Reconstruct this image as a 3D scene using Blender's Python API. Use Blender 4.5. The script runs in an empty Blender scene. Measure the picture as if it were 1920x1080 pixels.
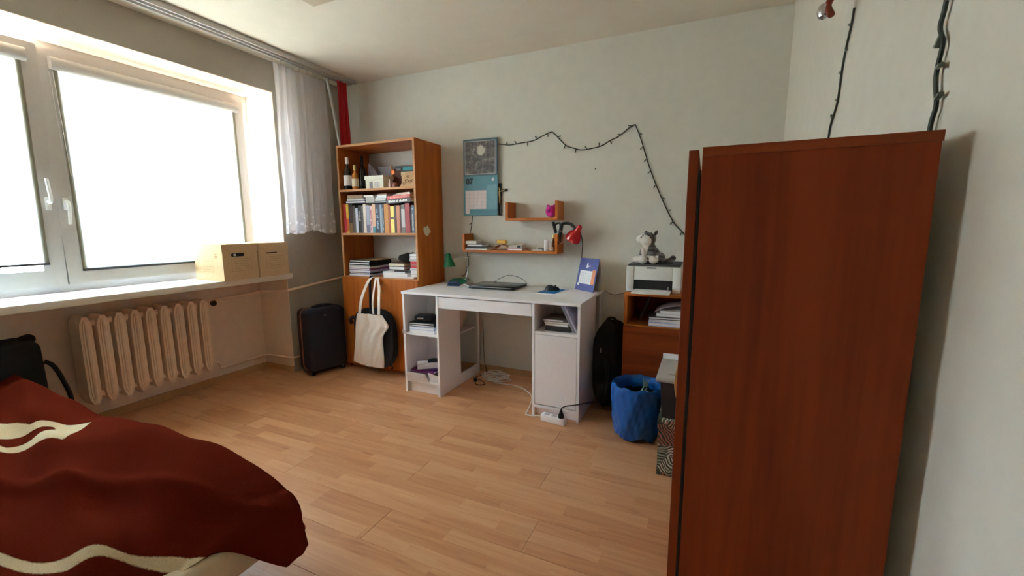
import bpy, bmesh, math, random
from mathutils import Vector, Matrix, Euler

random.seed(7)
S = bpy.context.scene
C = S.collection
PI = math.pi

# ------------------------------------------------------------------ camera, sky, exposure
cam_d = bpy.data.cameras.new('camera')
cam = bpy.data.objects.new('camera', cam_d)
C.objects.link(cam)
cam_d.sensor_fit = 'HORIZONTAL'
cam_d.sensor_width = 36.0
cam_d.lens = 795.22 * 36.0 / 1920.0
cam_d.clip_start = 0.02
yaw, pit, rol = math.radians(24.371), math.radians(8.3101), math.radians(-0.315)
fw = Vector((-math.sin(yaw) * math.cos(pit), math.cos(yaw) * math.cos(pit), -math.sin(pit)))
rt = Vector((math.cos(yaw), math.sin(yaw), 0))
up = rt.cross(fw)
r2 = rt * math.cos(rol) + up * math.sin(rol)
u2 = -rt * math.sin(rol) + up * math.cos(rol)
mw = Matrix((r2, u2, -fw)).transposed().to_4x4()
mw.translation = (2.3867, -3.0755, 1.2158)
cam.matrix_world = mw
S.camera = cam

world = bpy.data.worlds.new('daylight')
S.world = world
world.use_nodes = True
wn, wl = world.node_tree.nodes, world.node_tree.links
wn.clear()
w_out = wn.new('ShaderNodeOutputWorld')
w_bg = wn.new('ShaderNodeBackground')
w_tc = wn.new('ShaderNodeTexCoord')
w_sep = wn.new('ShaderNodeSeparateXYZ')
w_ramp = wn.new('ShaderNodeValToRGB')
w_map = wn.new('ShaderNodeMapRange')
wl.new(w_tc.outputs['Generated'], w_sep.inputs[0])
w_map.inputs['From Min'].default_value = -0.25
w_map.inputs['From Max'].default_value = 0.6
wl.new(w_sep.outputs['Z'], w_map.inputs['Value'])
wl.new(w_map.outputs[0], w_ramp.inputs[0])
e = w_ramp.color_ramp.elements
e[0].position, e[0].color = 0.27, (0.55, 0.55, 0.50, 1)
e[1].position, e[1].color = 0.34, (0.84, 1.08, 1.30, 1)
e2 = e.new(1.0); e2.color = (0.42, 0.66, 1.0, 1)
wl.new(w_ramp.outputs[0], w_bg.inputs['Color'])
w_bg.inputs['Strength'].default_value = SKY_STRENGTH = 26.0
wl.new(w_bg.outputs[0], w_out.inputs[0])

S.view_settings.view_transform = 'Standard'
S.view_settings.look = 'None'
S.view_settings.gamma = 1.0
S.view_settings.use_curve_mapping = False
S.view_settings.exposure = 2.3
S.cycles.use_denoising = True
S.cycles.denoiser = 'OPENIMAGEDENOISE'
S.cycles.max_bounces = 14
S.cycles.diffuse_bounces = 8
S.cycles.glossy_bounces = 4
S.cycles.transmission_bounces = 8
S.cycles.transparent_max_bounces = 12
S.cycles.caustics_reflective = False
S.cycles.caustics_refractive = False
S.cycles.sample_clamp_indirect = 12.0

# ------------------------------------------------------------------ materials
def lin(c):
    return tuple((x / 12.92 if x <= 0.04045 else ((x + 0.055) / 1.055) ** 2.4) for x in c)
def rgb(r, g, b):
    return lin((r / 255, g / 255, b / 255)) + (1.0,)

_mats = {}
def mat(name, col, rough=0.6, noise=0.06, scale=40, bump=0.0, metal=0.0, spec=0.5, sheen=0.0, coat=0.0, alpha=1.0, sheen_tint=None):
    """plain procedural material: colour with a little noise, optional bump"""
    if name in _mats:
        return _mats[name]
    m = bpy.data.materials.new(name)
    m.use_nodes = True
    n, l = m.node_tree.nodes, m.node_tree.links
    p = n['Principled BSDF']
    p.inputs['Roughness'].default_value = rough
    p.inputs['Metallic'].default_value = metal
    p.inputs['Specular IOR Level'].default_value = spec
    p.inputs['Sheen Weight'].default_value = sheen
    p.inputs['Sheen Roughness'].default_value = 0.4
    if sheen_tint:
        p.inputs['Sheen Tint'].default_value = sheen_tint
    p.inputs['Coat Weight'].default_value = coat
    p.inputs['Alpha'].default_value = alpha
    tc = n.new('ShaderNodeTexCoord')
    nz = n.new('ShaderNodeTexNoise')
    nz.inputs['Scale'].default_value = scale
    nz.inputs['Detail'].default_value = 4
    l.new(tc.outputs['Object'], nz.inputs['Vector'])
    hs = n.new('ShaderNodeHueSaturation')
    hs.inputs['Color'].default_value = col
    mr = n.new('ShaderNodeMapRange')
    mr.inputs['From Min'].default_value = 0.3
    mr.inputs['From Max'].default_value = 0.7
    mr.inputs['To Min'].default_value = 1 - noise
    mr.inputs['To Max'].default_value = 1 + noise
    l.new(nz.outputs['Fac'], mr.inputs['Value'])
    l.new(mr.outputs[0], hs.inputs['Value'])
    l.new(hs.outputs[0], p.inputs['Base Color'])
    if bump:
        bp = n.new('ShaderNodeBump')
        bp.inputs['Strength'].default_value = bump
        bp.inputs['Distance'].default_value = 0.004
        l.new(nz.outputs['Fac'], bp.inputs['Height'])
        l.new(bp.outputs[0], p.inputs['Normal'])
    _mats[name] = m
    return m

def wood(name, dark, light, axis='Z', rough=0.38, scale=1.0, contrast=1.0, rnd=False, knots=False):
    """stretched-noise veneer; grain runs along axis"""
    if name in _mats:
        return _mats[name]
    m = bpy.data.materials.new(name)
    m.use_nodes = True
    n, l = m.node_tree.nodes, m.node_tree.links
    p = n['Principled BSDF']
    p.inputs['Roughness'].default_value = rough
    p.inputs['Specular IOR Level'].default_value = 0.25
    tc = n.new('ShaderNodeTexCoord')
    mp = n.new('ShaderNodeMapping')
    sc = {'X': (0.5, 9, 9), 'Y': (9, 0.5, 9), 'Z': (9, 9, 0.5)}[axis]
    mp.inputs['Scale'].default_value = tuple(s * scale for s in sc)
    l.new(tc.outputs['Object'], mp.inputs['Vector'])
    src = mp.outputs[0]
    if rnd:
        oi = n.new('ShaderNodeObjectInfo')
        ad = n.new('ShaderNodeVectorMath'); ad.operation = 'ADD'
        ml = n.new('ShaderNodeMath'); ml.operation = 'MULTIPLY'; ml.inputs[1].default_value = 37.0
        l.new(oi.outputs['Random'], ml.inputs[0])
        l.new(mp.outputs[0], ad.inputs[0]); l.new(ml.outputs[0], ad.inputs[1])
        src = ad.outputs[0]
    n1 = n.new('ShaderNodeTexNoise'); n1.inputs['Scale'].default_value = 1.2; n1.inputs['Detail'].default_value = 6; n1.inputs['Distortion'].default_value = 0.6
    n2 = n.new('ShaderNodeTexNoise'); n2.inputs['Scale'].default_value = 7.0; n2.inputs['Detail'].default_value = 3
    l.new(src, n1.inputs['Vector']); l.new(src, n2.inputs['Vector'])
    mx = n.new('ShaderNodeMath'); mx.operation = 'MULTIPLY_ADD'; mx.inputs[1].default_value = 0.35
    l.new(n2.outputs['Fac'], mx.inputs[0])
    l.new(n1.outputs['Fac'], mx.inputs[2])
    rp = n.new('ShaderNodeValToRGB')
    rp.color_ramp.elements[0].position = 0.67 - 0.28 * contrast / max(contrast, 1)
    rp.color_ramp.elements[0].color = dark
    rp.color_ramp.elements[1].position = 0.85
    rp.color_ramp.elements[1].color = light
    l.new(mx.outputs[0], rp.inputs[0])
    l.new(rp.outputs[0], p.inputs['Base Color'])
    _mats[name] = m
    return m

# ------------------------------------------------------------------ mesh helpers
class B:
    """collects shapes into one mesh"""
    def __init__(s):
        s.bm = bmesh.new()
    def _xf(s, vs, rot=None, c=None):
        if rot is not None:
            R = rot if isinstance(rot, Matrix) else Euler(rot).to_matrix()
            for v in vs:
                v.co = R @ v.co
        if c is not None:
            c = Vector(c)
            for v in vs:
                v.co += c
        return s
    def box(s, c, d, rot=None, bev=0.0, seg=2):
        vs = bmesh.ops.create_cube(s.bm, size=1.0)['verts']
        for v in vs:
            v.co = Vector((v.co.x * d[0], v.co.y * d[1], v.co.z * d[2]))
        if bev:
            es = list({e for v in vs for e in v.link_edges})
            r = bmesh.ops.bevel(s.bm, geom=es, offset=min(bev, min(d) * 0.49), segments=seg, affect='EDGES', profile=0.5)
            vs = list({v for f in r['faces'] for v in f.verts} | {v for v in vs if v.is_valid})
        return s._xf(vs, rot, c)
    def ab(s, a, b, bev=0.0, seg=2):
        """box from corner a to corner b"""
        return s.box([(a[i] + b[i]) / 2 for i in range(3)], [abs(b[i] - a[i]) for i in range(3)], None, bev, seg)
    def tube(s, pts, r, n=8, closed=False, cap=True):
        P = [Vector(p) for p in pts]
        R = r if isinstance(r, (list, tuple)) else [r] * len(P)
        rings = []
        prev = None
        N = len(P)
        for i in range(N):
            if closed:
                t = P[(i + 1) % N] - P[i - 1]
            else:
                t = P[min(i + 1, N - 1)] - P[max(i - 1, 0)]
            if t.length < 1e-9:
                t = Vector((0, 0, 1))
            t.normalize()
            if prev is None:
                a = Vector((0, 0, 1)) if abs(t.z) < 0.9 else Vector((1, 0, 0))
                u = (a - t * a.dot(t)).normalized()
            else:
                u = prev - t * prev.dot(t)
                u = u.normalized() if u.length > 1e-6 else t.orthogonal().normalized()
            prev = u
            w = t.cross(u)
            rings.append([s.bm.verts.new(P[i] + (u * math.cos(2 * PI * k / n) + w * math.sin(2 * PI * k / n)) * R[i]) for k in range(n)])
        m = N if closed else N - 1
        for i in range(m):
            a, b = rings[i], rings[(i + 1) % N]
            for k in range(n):
                s.bm.faces.new((a[k], a[(k + 1) % n], b[(k + 1) % n], b[k]))
        if cap and not closed:
            s.bm.faces.new(rings[0][::-1]); s.bm.faces.new(rings[-1])
        return s
    def lathe(s, prof, n=24, c=(0, 0, 0), rot=None, cap=True, ang=2 * PI):
        """prof: (radius, height) list revolved about local z"""
        vs = []
        rings = []
        for r, z in prof:
            ring = [s.bm.verts.new((r * math.cos(ang * k / n), r * math.sin(ang * k / n), z)) for k in range(n)]
            rings.append(ring); vs += ring
        for a, b in zip(rings, rings[1:]):
            for k in range(n):
                s.bm.faces.new((a[k], a[(k + 1) % n], b[(k + 1) % n], b[k]))
        if cap:
            s.bm.faces.new(rings[0][::-1]); s.bm.faces.new(rings[-1])
        return s._xf(vs, rot, c)
    def ball(s, c, r, rot=None, u=16, v=10):
        vs = bmesh.ops.create_uvsphere(s.bm, u_segments=u, v_segments=v, radius=1.0)['verts']
        r = r if isinstance(r, (tuple, list)) else (r, r, r)
        for q in vs:
            q.co = Vector((q.co.x * r[0], q.co.y * r[1], q.co.z * r[2]))
        return s._xf(vs, rot, c)
    def prism(s, poly, h, rot=None, c=None):
        """poly in local xy extruded to z=h"""
        lo = [s.bm.verts.new((p[0], p[1], 0)) for p in poly]
        hi = [s.bm.verts.new((p[0], p[1], h)) for p in poly]
        n = len(poly)
        s.bm.faces.new(lo[::-1]); s.bm.faces.new(hi)
        for i in range(n):
            s.bm.faces.new((lo[i], lo[(i + 1) % n], hi[(i + 1) % n], hi[i]))
        return s._xf(lo + hi, rot, c)
    def grid(s, fn, nu, nv, thick=0.0):
        """fn(u,v) in 0..1 -> point; thick gives a closed sheet"""
        g = [[Vector(fn(i / nu, j / nv)) for j in range(nv + 1)] for i in range(nu + 1)]
        V = [[s.bm.verts.new(g[i][j]) for j in range(nv + 1)] for i in range(nu + 1)]
        for i in range(nu):
            for j in range(nv):
                s.bm.faces.new((V[i][j], V[i + 1][j], V[i + 1][j + 1], V[i][j + 1]))
        if thick:
            W = []
            for i in range(nu + 1):
                row = []
                for j in range(nv + 1):
                    du = g[min(i + 1, nu)][j] - g[max(i - 1, 0)][j]
                    dv = g[i][min(j + 1, nv)] - g[i][max(j - 1, 0)]
                    nn = du.cross(dv)
                    nn = nn.normalized() if nn.length > 1e-9 else Vector((0, 0, 1))
                    row.append(s.bm.verts.new(g[i][j] - nn * thick))
                W.append(row)
            for i in range(nu):
                for j in range(nv):
                    s.bm.faces.new((W[i][j], W[i][j + 1], W[i + 1][j + 1], W[i + 1][j]))
            for i in range(nu):
                s.bm.faces.new((V[i][0], W[i][0], W[i + 1][0], V[i + 1][0]))
                s.bm.faces.new((V[i][nv], V[i + 1][nv], W[i + 1][nv], W[i][nv]))
            for j in range(nv):
                s.bm.faces.new((V[0][j], V[0][j + 1], W[0][j + 1], W[0][j]))
                s.bm.faces.new((V[nu][j], W[nu][j], W[nu][j + 1], V[nu][j + 1]))
        return s
    def mesh(s, name, smooth=40):
        bmesh.ops.recalc_face_normals(s.bm, faces=s.bm.faces)
        me = bpy.data.meshes.new(name)
        s.bm.to_mesh(me); s.bm.free()
        if smooth:
            me.polygons.foreach_set('use_smooth', [True] * len(me.polygons))
            me.set_sharp_from_angle(angle=math.radians(smooth))
        return me
    def out(s, name, m, parent=None, smooth=40, label=None):
        me = s.mesh(name, smooth)
        me.materials.append(m)
        o = bpy.data.objects.new(name, me)
        C.objects.link(o)
        o.parent = parent
        if label:
            o['label'] = label
        return o

def thing(name, label, cat, loc=(0, 0, 0), rot=(0, 0, 0), group=None):
    o = bpy.data.objects.new(name, None)
    o.empty_display_size = 0.05
    C.objects.link(o)
    o.location = loc
    o.rotation_euler = rot
    o['label'] = label; o['category'] = cat
    if group:
        o['group'] = group
    return o
def tag(o, label, cat, group=None):
    o['label'] = label; o['category'] = cat
    if group:
        o['group'] = group
    return o
def struct(o, label, cat):
    o['kind'] = 'structure'; o['label'] = label; o['category'] = cat
    return o
def smooth_path(pts, n=6):
    """Catmull-Rom through pts"""
    P = [Vector(p) for p in pts]
    P = [P[0] * 2 - P[1]] + P + [P[-1] * 2 - P[-2]]
    o = []
    for i in range(1, len(P) - 2):
        a, b, c, d = P[i - 1], P[i], P[i + 1], P[i + 2]
        for k in range(n):
            t = k / n
            o.append(0.5 * ((2 * b) + (c - a) * t + (2 * a - 5 * b + 4 * c - d) * t * t + (3 * b - a - 3 * c + d) * t ** 3))
    o.append(P[-2])
    return o
def text_mesh(name, body, size, m, parent, loc, rot, extrude=0.0004, align='CENTER', bold=0.0, label=None):
    cu = bpy.data.curves.new(name, 'FONT')
    cu.body = body; cu.size = size; cu.align_x = align; cu.align_y = 'CENTER'; cu.extrude = extrude; cu.offset = bold
    tmp = bpy.data.objects.new(name, cu)
    C.objects.link(tmp)
    dg = bpy.context.evaluated_depsgraph_get(); dg.update()
    me = bpy.data.meshes.new_from_object(tmp.evaluated_get(dg))
    bpy.data.objects.remove(tmp); bpy.data.curves.remove(cu)
    me.materials.clear(); me.materials.append(m)
    o = bpy.data.objects.new(name, me)
    C.objects.link(o)
    o.parent = parent; o.location = loc; o.rotation_euler = rot
    if label:
        o['label'] = label
    return o
# ------------------------------------------------------------------ the room
WX, WR, HC, YB = -0.72, 2.7837, 2.473, -4.3      # window wall, right wall, ceiling, rear wall
NY, NYL, NX = -0.685, -3.12, -1.07               # window niche: far jamb, near jamb, back
m_wall = mat('painted_wall', rgb(208, 203, 191), 0.92, 0.025, 14, 0.05)
m_wallb = mat('painted_wall_green_grey', rgb(212, 210, 201), 0.92, 0.025, 14, 0.05)
m_ceil = mat('painted_ceiling', rgb(224, 216, 201), 0.95, 0.02, 10)
m_wall_shaded = mat('window_wall_shaded', rgb(178, 170, 156), 0.92, 0.025, 14, 0.05)  # wall paint darkened: the backlit wall's shade is put into its colour
m_niche = mat('niche_plaster', rgb(230, 211, 192), 0.92, 0.03, 18, 0.06)
m_floor = mat('floor_underlay', rgb(120, 90, 60), 0.9)

floor = struct(B().ab((WX - 0.5, YB, -0.06), (WR, 0, -0.008)).out('floor', m_floor, None, 0), 'light oak laminate floor of long staggered planks', 'floor')
struct(B().ab((WX - 0.6, YB - 0.1, HC), (WR + 0.1, 0.1, HC + 0.1)).out('ceiling', m_ceil, None, 0), 'plain cream painted ceiling of the room', 'ceiling')
struct(B().ab((WX - 0.6, 0, -0.06), (WR + 0.1, 0.12, HC)).out('wall_back', m_wallb, None, 0), 'pale grey green wall behind the white desk', 'wall')
struct(B().ab((WR, YB, -0.06), (WR + 0.12, 0, HC)).out('wall_right', m_wall, None, 0), 'pale wall behind the tall brown wardrobe', 'wall')
struct(B().ab((WX - 0.6, YB - 0.12, -0.06), (WR + 0.12, YB, HC)).out('wall_front', m_wall, None, 0), 'plain pale wall closing the room', 'wall')
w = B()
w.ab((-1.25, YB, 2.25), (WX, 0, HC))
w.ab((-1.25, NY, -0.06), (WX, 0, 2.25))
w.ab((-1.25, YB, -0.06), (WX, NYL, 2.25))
struct(w.out('wall_left', m_wall_shaded, None, 0), 'pale window wall with a deep niche around the radiator', 'wall')
struct(B().ab((-1.25, NYL, -0.06), (NX, NY, 0.80)).out('wall_niche', m_niche, None, 0), 'recessed cream wall below the window sill', 'wall')
lin_ = B().ab((NX, NY - 0.004, -0.008), (WX - 0.0005, NY, 0.805)).ab((NX, NY - 0.004, 0.846), (WX - 0.0005, NY, 2.2495)).ab((-1.10, NYL, 2.2455), (WX - 0.0005, NY - 0.004, 2.2495))
struct(lin_.out('trim_2', m_niche, None, 0), 'cream plaster lining of the window niche sides', 'trim')
m_base = mat('pale_baseboard', rgb(190, 150, 105), 0.6)
b = B().ab((NX, NYL, 0), (NX + 0.012, NY, 0.05)).ab((NX + .012, NY - 0.012, 0), (WX, NY, 0.05))
struct(b.out('baseboard_niche', m_base, None, 0), 'low wooden skirting strip along the radiator niche', 'baseboard')
b = B().ab((WX + .012, -0.012, 0), (WR - .012, 0, 0.05))
struct(b.out('baseboard_back', m_base, None, 0), 'low wooden skirting strip along the desk wall', 'baseboard')
b = B().ab((WR - 0.012, YB, 0), (WR, 0, 0.05))
struct(b.out('baseboard_right', m_base, None, 0), 'low wooden skirting strip behind the wardrobe', 'baseboard')

# laminate planks: three printed strips on each board, every board its own piece
def plank_material():
    m = bpy.data.materials.new('laminate_plank')
    m.use_nodes = True
    n, l = m.node_tree.nodes, m.node_tree.links
    p = n['Principled BSDF']
    p.inputs['Roughness'].default_value = 0.36
    p.inputs['Specular IOR Level'].default_value = 0.45
    tc = n.new('ShaderNodeTexCoord')
    oi = n.new('ShaderNodeObjectInfo')
    sp = n.new('ShaderNodeSeparateXYZ'); l.new(tc.outputs['Object'], sp.inputs[0])
    def math_(op, a, b=None, c=None):
        q = n.new('ShaderNodeMath'); q.operation = op
        for i, x in enumerate((a, b, c)):
            if x is None: continue
            if isinstance(x, (int, float)): q.inputs[i].default_value = x
            else: l.new(x, q.inputs[i])
        return q.outputs[0]
    row = math_('FLOOR', math_('MULTIPLY', math_('ADD', sp.outputs['Y'], 0.0975), 1 / 0.065))
    rseed = math_('ADD', math_('MULTIPLY', row, 7.13), math_('MULTIPLY', oi.outputs['Random'], 91.7))
    wn0 = n.new('ShaderNodeTexWhiteNoise'); wn0.noise_dimensions = '1D'; l.new(rseed, wn0.inputs['W'])
    off = math_('MULTIPLY', wn0.outputs['Value'], 0.43)
    cell = math_('FLOOR', math_('DIVIDE', math_('ADD', sp.outputs['X'], off), 0.43))
    seed = math_('ADD', math_('MULTIPLY', cell, 3.71), rseed)
    wn1 = n.new('ShaderNodeTexWhiteNoise'); wn1.noise_dimensions = '1D'; l.new(seed, wn1.inputs['W'])
    cb = n.new('ShaderNodeCombineXYZ')
    l.new(math_('MULTIPLY', sp.outputs['X'], 2.2), cb.inputs[0])
    l.new(math_('MULTIPLY', sp.outputs['Y'], 38.0), cb.inputs[1])
    l.new(math_('MULTIPLY', seed, 5.3), cb.inputs[2])
    nz = n.new('ShaderNodeTexNoise'); nz.inputs['Scale'].default_value = 1.0; nz.inputs['Detail'].default_value = 5; nz.inputs['Distortion'].default_value = 1.2
    l.new(cb.outputs[0], nz.inputs['Vector'])
    cb2 = n.new('ShaderNodeCombineXYZ')
    l.new(math_('MULTIPLY', sp.outputs['X'], 5.0), cb2.inputs[0])
    l.new(math_('MULTIPLY', sp.outputs['Y'], 22.0), cb2.inputs[1])
    l.new(seed, cb2.inputs[2])
    nk = n.new('ShaderNodeTexNoise'); nk.inputs['Scale'].default_value = 1.0; nk.inputs['Detail'].default_value = 1
    l.new(cb2.outputs[0], nk.inputs['Vector'])
    kn = n.new('ShaderNodeMapRange'); kn.inputs['From Min'].default_value = 0.68; kn.inputs['From Max'].default_value = 0.8
    l.new(nk.outputs['Fac'], kn.inputs['Value'])
    f = math_('ADD', math_('MULTIPLY', nz.outputs['Fac'], 0.75), math_('MULTIPLY', wn1.outputs['Value'], 0.36))
    f = math_('SUBTRACT', f, math_('MULTIPLY', kn.outputs[0], 0.3))
    rp = n.new('ShaderNodeValToRGB')
    rp.color_ramp.elements[0].position = 0.15; rp.color_ramp.elements[0].color = rgb(180, 122, 82)
    rp.color_ramp.elements[1].position = 0.92; rp.color_ramp.elements[1].color = rgb(222, 171, 128)
    q = rp.color_ramp.elements.new(0.5); q.color = rgb(204, 148, 104)
    l.new(f, rp.inputs[0]); l.new(rp.outputs[0], p.inputs['Base Color'])
    rr = n.new('ShaderNodeMapRange'); rr.inputs['To Min'].default_value = 0.30; rr.inputs['To Max'].default_value = 0.44
    l.new(nz.outputs['Fac'], rr.inputs['Value']); l.new(rr.outputs[0], p.inputs['Roughness'])
    return m
m_plank = plank_material()
PW, PL = 0.195, 1.29
plank_meshes = {}
def plank_mesh(lx, ly):
    k = (round(lx, 3), round(ly, 3))
    if k not in plank_meshes:
        me = B().box((0, 0, -0.004), (lx - 0.0012, ly - 0.0012, 0.008), None, 0.0008, 1).mesh('plank', 0)
        me.materials.append(m_plank)
        plank_meshes[k] = me
    return plank_meshes[k]
y = 0.0
row = 0
while y > YB + 1e-6:
    ly = min(PW, y - YB)
    x0 = NX if y - ly < NY - 0.01 else WX
    x = x0 - ((row * 0.47) % 1.0) * PL
    while x < WR:
        a, c_ = max(x, x0), min(x + PL, WR)
        if c_ - a > 0.02:
            o = bpy.data.objects.new('plank', plank_mesh(c_ - a, ly))
            C.objects.link(o); o.parent = floor
            o.location = ((a + c_) / 2, y - ly / 2, 0)
        x += PL
    y -= ly
    row += 1

# ------------------------------------------------------------------ window, sill, blinds
m_pvc = mat('white_pvc', rgb(196, 192, 188), 0.35, 0.02)
m_sill = mat('cream_sill', rgb(232, 226, 212), 0.4, 0.03)
m_seal = mat('dark_rubber', rgb(45, 45, 48), 0.7)
def pane_material():
    m = bpy.data.materials.new('window_glass'); m.use_nodes = True
    n, l = m.node_tree.nodes, m.node_tree.links
    n.remove(n['Principled BSDF'])
    t = n.new('ShaderNodeBsdfTransparent'); t.inputs[0].default_value = (0.93, 0.96, 0.95, 1)
    g = n.new('ShaderNodeBsdfGlossy'); g.inputs['Roughness'].default_value = 0.02
    mx = n.new('ShaderNodeMixShader'); mx.inputs[0].default_value = 0.06
    l.new(t.outputs[0], mx.inputs[1]); l.new(g.outputs[0], mx.inputs[2]); l.new(mx.outputs[0], n['Material Output'].inputs[0])
    return m
m_glass = pane_material()
def blind_material():
    m = bpy.data.materials.new('translucent_blind'); m.use_nodes = True
    n, l = m.node_tree.nodes, m.node_tree.links
    n.remove(n['Principled BSDF'])
    tc = n.new('ShaderNodeTexCoord')
    nz = n.new('ShaderNodeTexNoise'); nz.inputs['Scale'].default_value = 300
    l.new(tc.outputs['Object'], nz.inputs['Vector'])
    hs = n.new('ShaderNodeHueSaturation'); hs.inputs['Color'].default_value = BLIND_COL
    mr = n.new('ShaderNodeMapRange'); mr.inputs['To Min'].default_value = 0.95; mr.inputs['To Max'].default_value = 1.0
    l.new(nz.outputs['Fac'], mr.inputs['Value']); l.new(mr.outputs[0], hs.inputs['Value'])
    t = n.new('ShaderNodeBsdfTranslucent'); l.new(hs.outputs[0], t.inputs[0])
    d = n.new('ShaderNodeBsdfDiffuse'); d.inputs[0].default_value = rgb(200, 192, 160)
    mx = n.new('ShaderNodeMixShader'); mx.inputs[0].default_value = 0.3
    l.new(t.outputs[0], mx.inputs[1]); l.new(d.outputs[0], mx.inputs[2])
    tp = n.new('ShaderNodeBsdfTransparent')            # open weave: part of the light passes straight
    m3 = n.new('ShaderNodeMixShader'); m3.inputs[0].default_value = 0.16
    l.new(mx.outputs[0], m3.inputs[1]); l.new(tp.outputs[0], m3.inputs[2]); l.new(m3.outputs[0], n['Material Output'].inputs[0])
    return m
BLIND_COL = (0.36, 0.335, 0.30, 1)
m_blind = blind_material()

struct(B().ab((-1.0, NYL, 0.805), (-0.648, NY - 0.002, 0.846), 0.006).out('window_sill', m_sill, None), 'long cream window sill above the radiator', 'window sill')
wf = B()
FX0, FX1 = -1.10, -1.03
wf.ab((FX0, NYL, 0.846), (FX1, NY, 0.89)); wf.ab((FX0, NYL, 2.2), (FX1, NY, 2.25))
wf.ab((FX0, NYL, 0.89), (FX1, NYL + 0.05, 2.2)); wf.ab((FX0, NY - 0.05, 0.89), (FX1, NY, 2.2))
wf.ab((FX0, -1.925, 0.89), (FX1, -1.885, 2.2))
frame = struct(wf.out('window_1', m_pvc, None, 0), 'white plastic two sash window frame in the niche', 'window')
wall_under = B().ab((-1.25, NYL, 0.80), (-1.0, NY, 0.846))
struct(wall_under.out('trim_1', m_niche, None, 0), 'plaster ledge under the window frame', 'trim')

def sash(label, ya, yb, tilt, blind_gap, handle_y, lever_up, cords):
    """sash between ya (far) and yb (near); local origin at bottom edge, x into room"""
    z0, z1, st = 0.895, 2.195, 0.078
    s = thing('window_sash', label, 'window sash', (-1.03, 0, z0), (0, tilt, 0))
    s['kind'] = 'structure'
    H = z1 - z0
    f = B()
    f.ab((0, yb, 0), (0.055, ya, st)); f.ab((0, yb, H - st), (0.055, ya, H))
    f.ab((0, yb, st), (0.055, yb + st, H - st)); f.ab((0, ya - st, st), (0.055, ya, H - st))
    f.out('sash_frame', m_pvc, s, 0)
    B().ab((0.018, yb + st, st), (0.026, ya - st, H - st)).out('pane', m_glass, s, 0)
    # glazing beads
    gb = B()
    for (a, b_) in (((0.03, yb + st, st), (0.055, yb + st + 0.012, H - st)), ((0.03, ya - st - 0.012, st), (0.055, ya - st, H - st)), ((0.03, yb + st, st), (0.055, ya - st, st + 0.012))):
        gb.ab(a, b_)
    gb.out('glazing_bead', m_pvc, s, 0)
    # roller blind on the sash
    y0, y1 = yb + st - 0.012, ya - st + 0.012
    c = B()
    prof = [(0.055, H - st - 0.022), (0.072, H - st - 0.03), (0.092, H - st - 0.018), (0.098, H - st + 0.008), (0.09, H - st + 0.03), (0.072, H - st + 0.04), (0.055, H - st + 0.04)]
    lo = [c.bm.verts.new((p[0], y0 - 0.012, p[1])) for p in prof]; hi = [c.bm.verts.new((p[0], y1 + 0.012, p[1])) for p in prof]
    for i in range(len(prof)):
        j = (i + 1) % len(prof); c.bm.faces.new((lo[i], lo[j], hi[j], hi[i]))
    c.bm.faces.new(lo[::-1]); c.bm.faces.new(hi)
    bl = c.out('blind_cassette', m_pvc, s, 50)
    e_ = B()
    for yy in (y0 - 0.016, y1 + 0.012):
        e_.prism([(p[0], p[1]) for p in prof], 0.004, (PI / 2, 0, 0), (0, yy + 0.004, 0))
    e_.out('end_cap', m_pvc, bl)
    B().ab((0.0585, y0, st + blind_gap), (0.0592, y1, H - st - 0.015)).out('blind_fabric', m_blind, s, 0, 'glowing cream roller blind')
    B().ab((0.056, y0, st + blind_gap - 0.012), (0.064, y1, st + blind_gap)).out('bottom_bar', m_bar, s, 0)
    if cords:
        k = B()
        for dy in (-0.012, 0.004):
            k.tube([(0.07, y0 - 0.01 + dy, H - st - 0.02), (0.075, y0 + dy, 0.62)], 0.0015, 5)
        k.out('blind_cord', m_pvc, s)
    # handle
    h = B()
    h.box((0.061, handle_y, 0.46), (0.012, 0.026, 0.07), None, 0.005)
    hz = 0.46 + (0.01 if lever_up else 0.01)
    d = 1 if lever_up else -1
    h.tube(smooth_path([(0.066, handle_y, hz), (0.092, handle_y, hz), (0.102, handle_y, hz + d * 0.02), (0.104, handle_y - 0.004, hz + d * 0.07), (0.098, handle_y - 0.006, hz + d * 0.125)], 5), [0.009] * 6 + [0.0085] * 15, 8)
    h.out('handle', m_handle, s)
    return s
m_handle = mat('white_handle', rgb(240, 240, 240), 0.3)
m_bar = mat('blind_bottom_bar', rgb(70, 68, 70), 0.5)
sash('white closed window sash with a cream roller blind pulled right down', -0.762, -1.905, 0.0, 0.004, -1.872, False, True)
sash('white window sash tilted in at the top with a bright gap under its blind', -1.912, -3.07, math.radians(2.4), 0.055, -1.950, True, False)
# ------------------------------------------------------------------ shared materials
m_wood = wood('cherry_veneer', rgb(152, 76, 22), rgb(198, 112, 42), 'Z', 0.42)
m_woodx = wood('cherry_veneer_flat', rgb(156, 80, 28), rgb(200, 118, 50), 'X', 0.42)
m_edge = wood('cherry_edge', rgb(172, 118, 74), rgb(205, 155, 110), 'X', 0.5)
m_dwood = wood('mahogany_veneer', rgb(98, 32, 4), rgb(136, 54, 12), 'Z', 0.55)
m_dwoodx = wood('mahogany_veneer_flat', rgb(102, 38, 10), rgb(146, 66, 24), 'X', 0.4)
m_white = mat('white_laminate', rgb(238, 234, 236), 0.34, 0.015)
m_whiteb = mat('white_fibreboard', rgb(220, 218, 212), 0.7, 0.02)
m_black = mat('matte_black', rgb(22, 21, 24), 0.6, 0.1)
m_blackp = mat('black_plastic', rgb(20, 20, 22), 0.32, 0.05)
m_navy = mat('navy_fabric', rgb(22, 22, 44), 0.75, 0.12, 160, 0.25)
m_blackf = mat('black_fabric', rgb(19, 17, 20), 0.9, 0.15, 200, 0.3)
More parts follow.
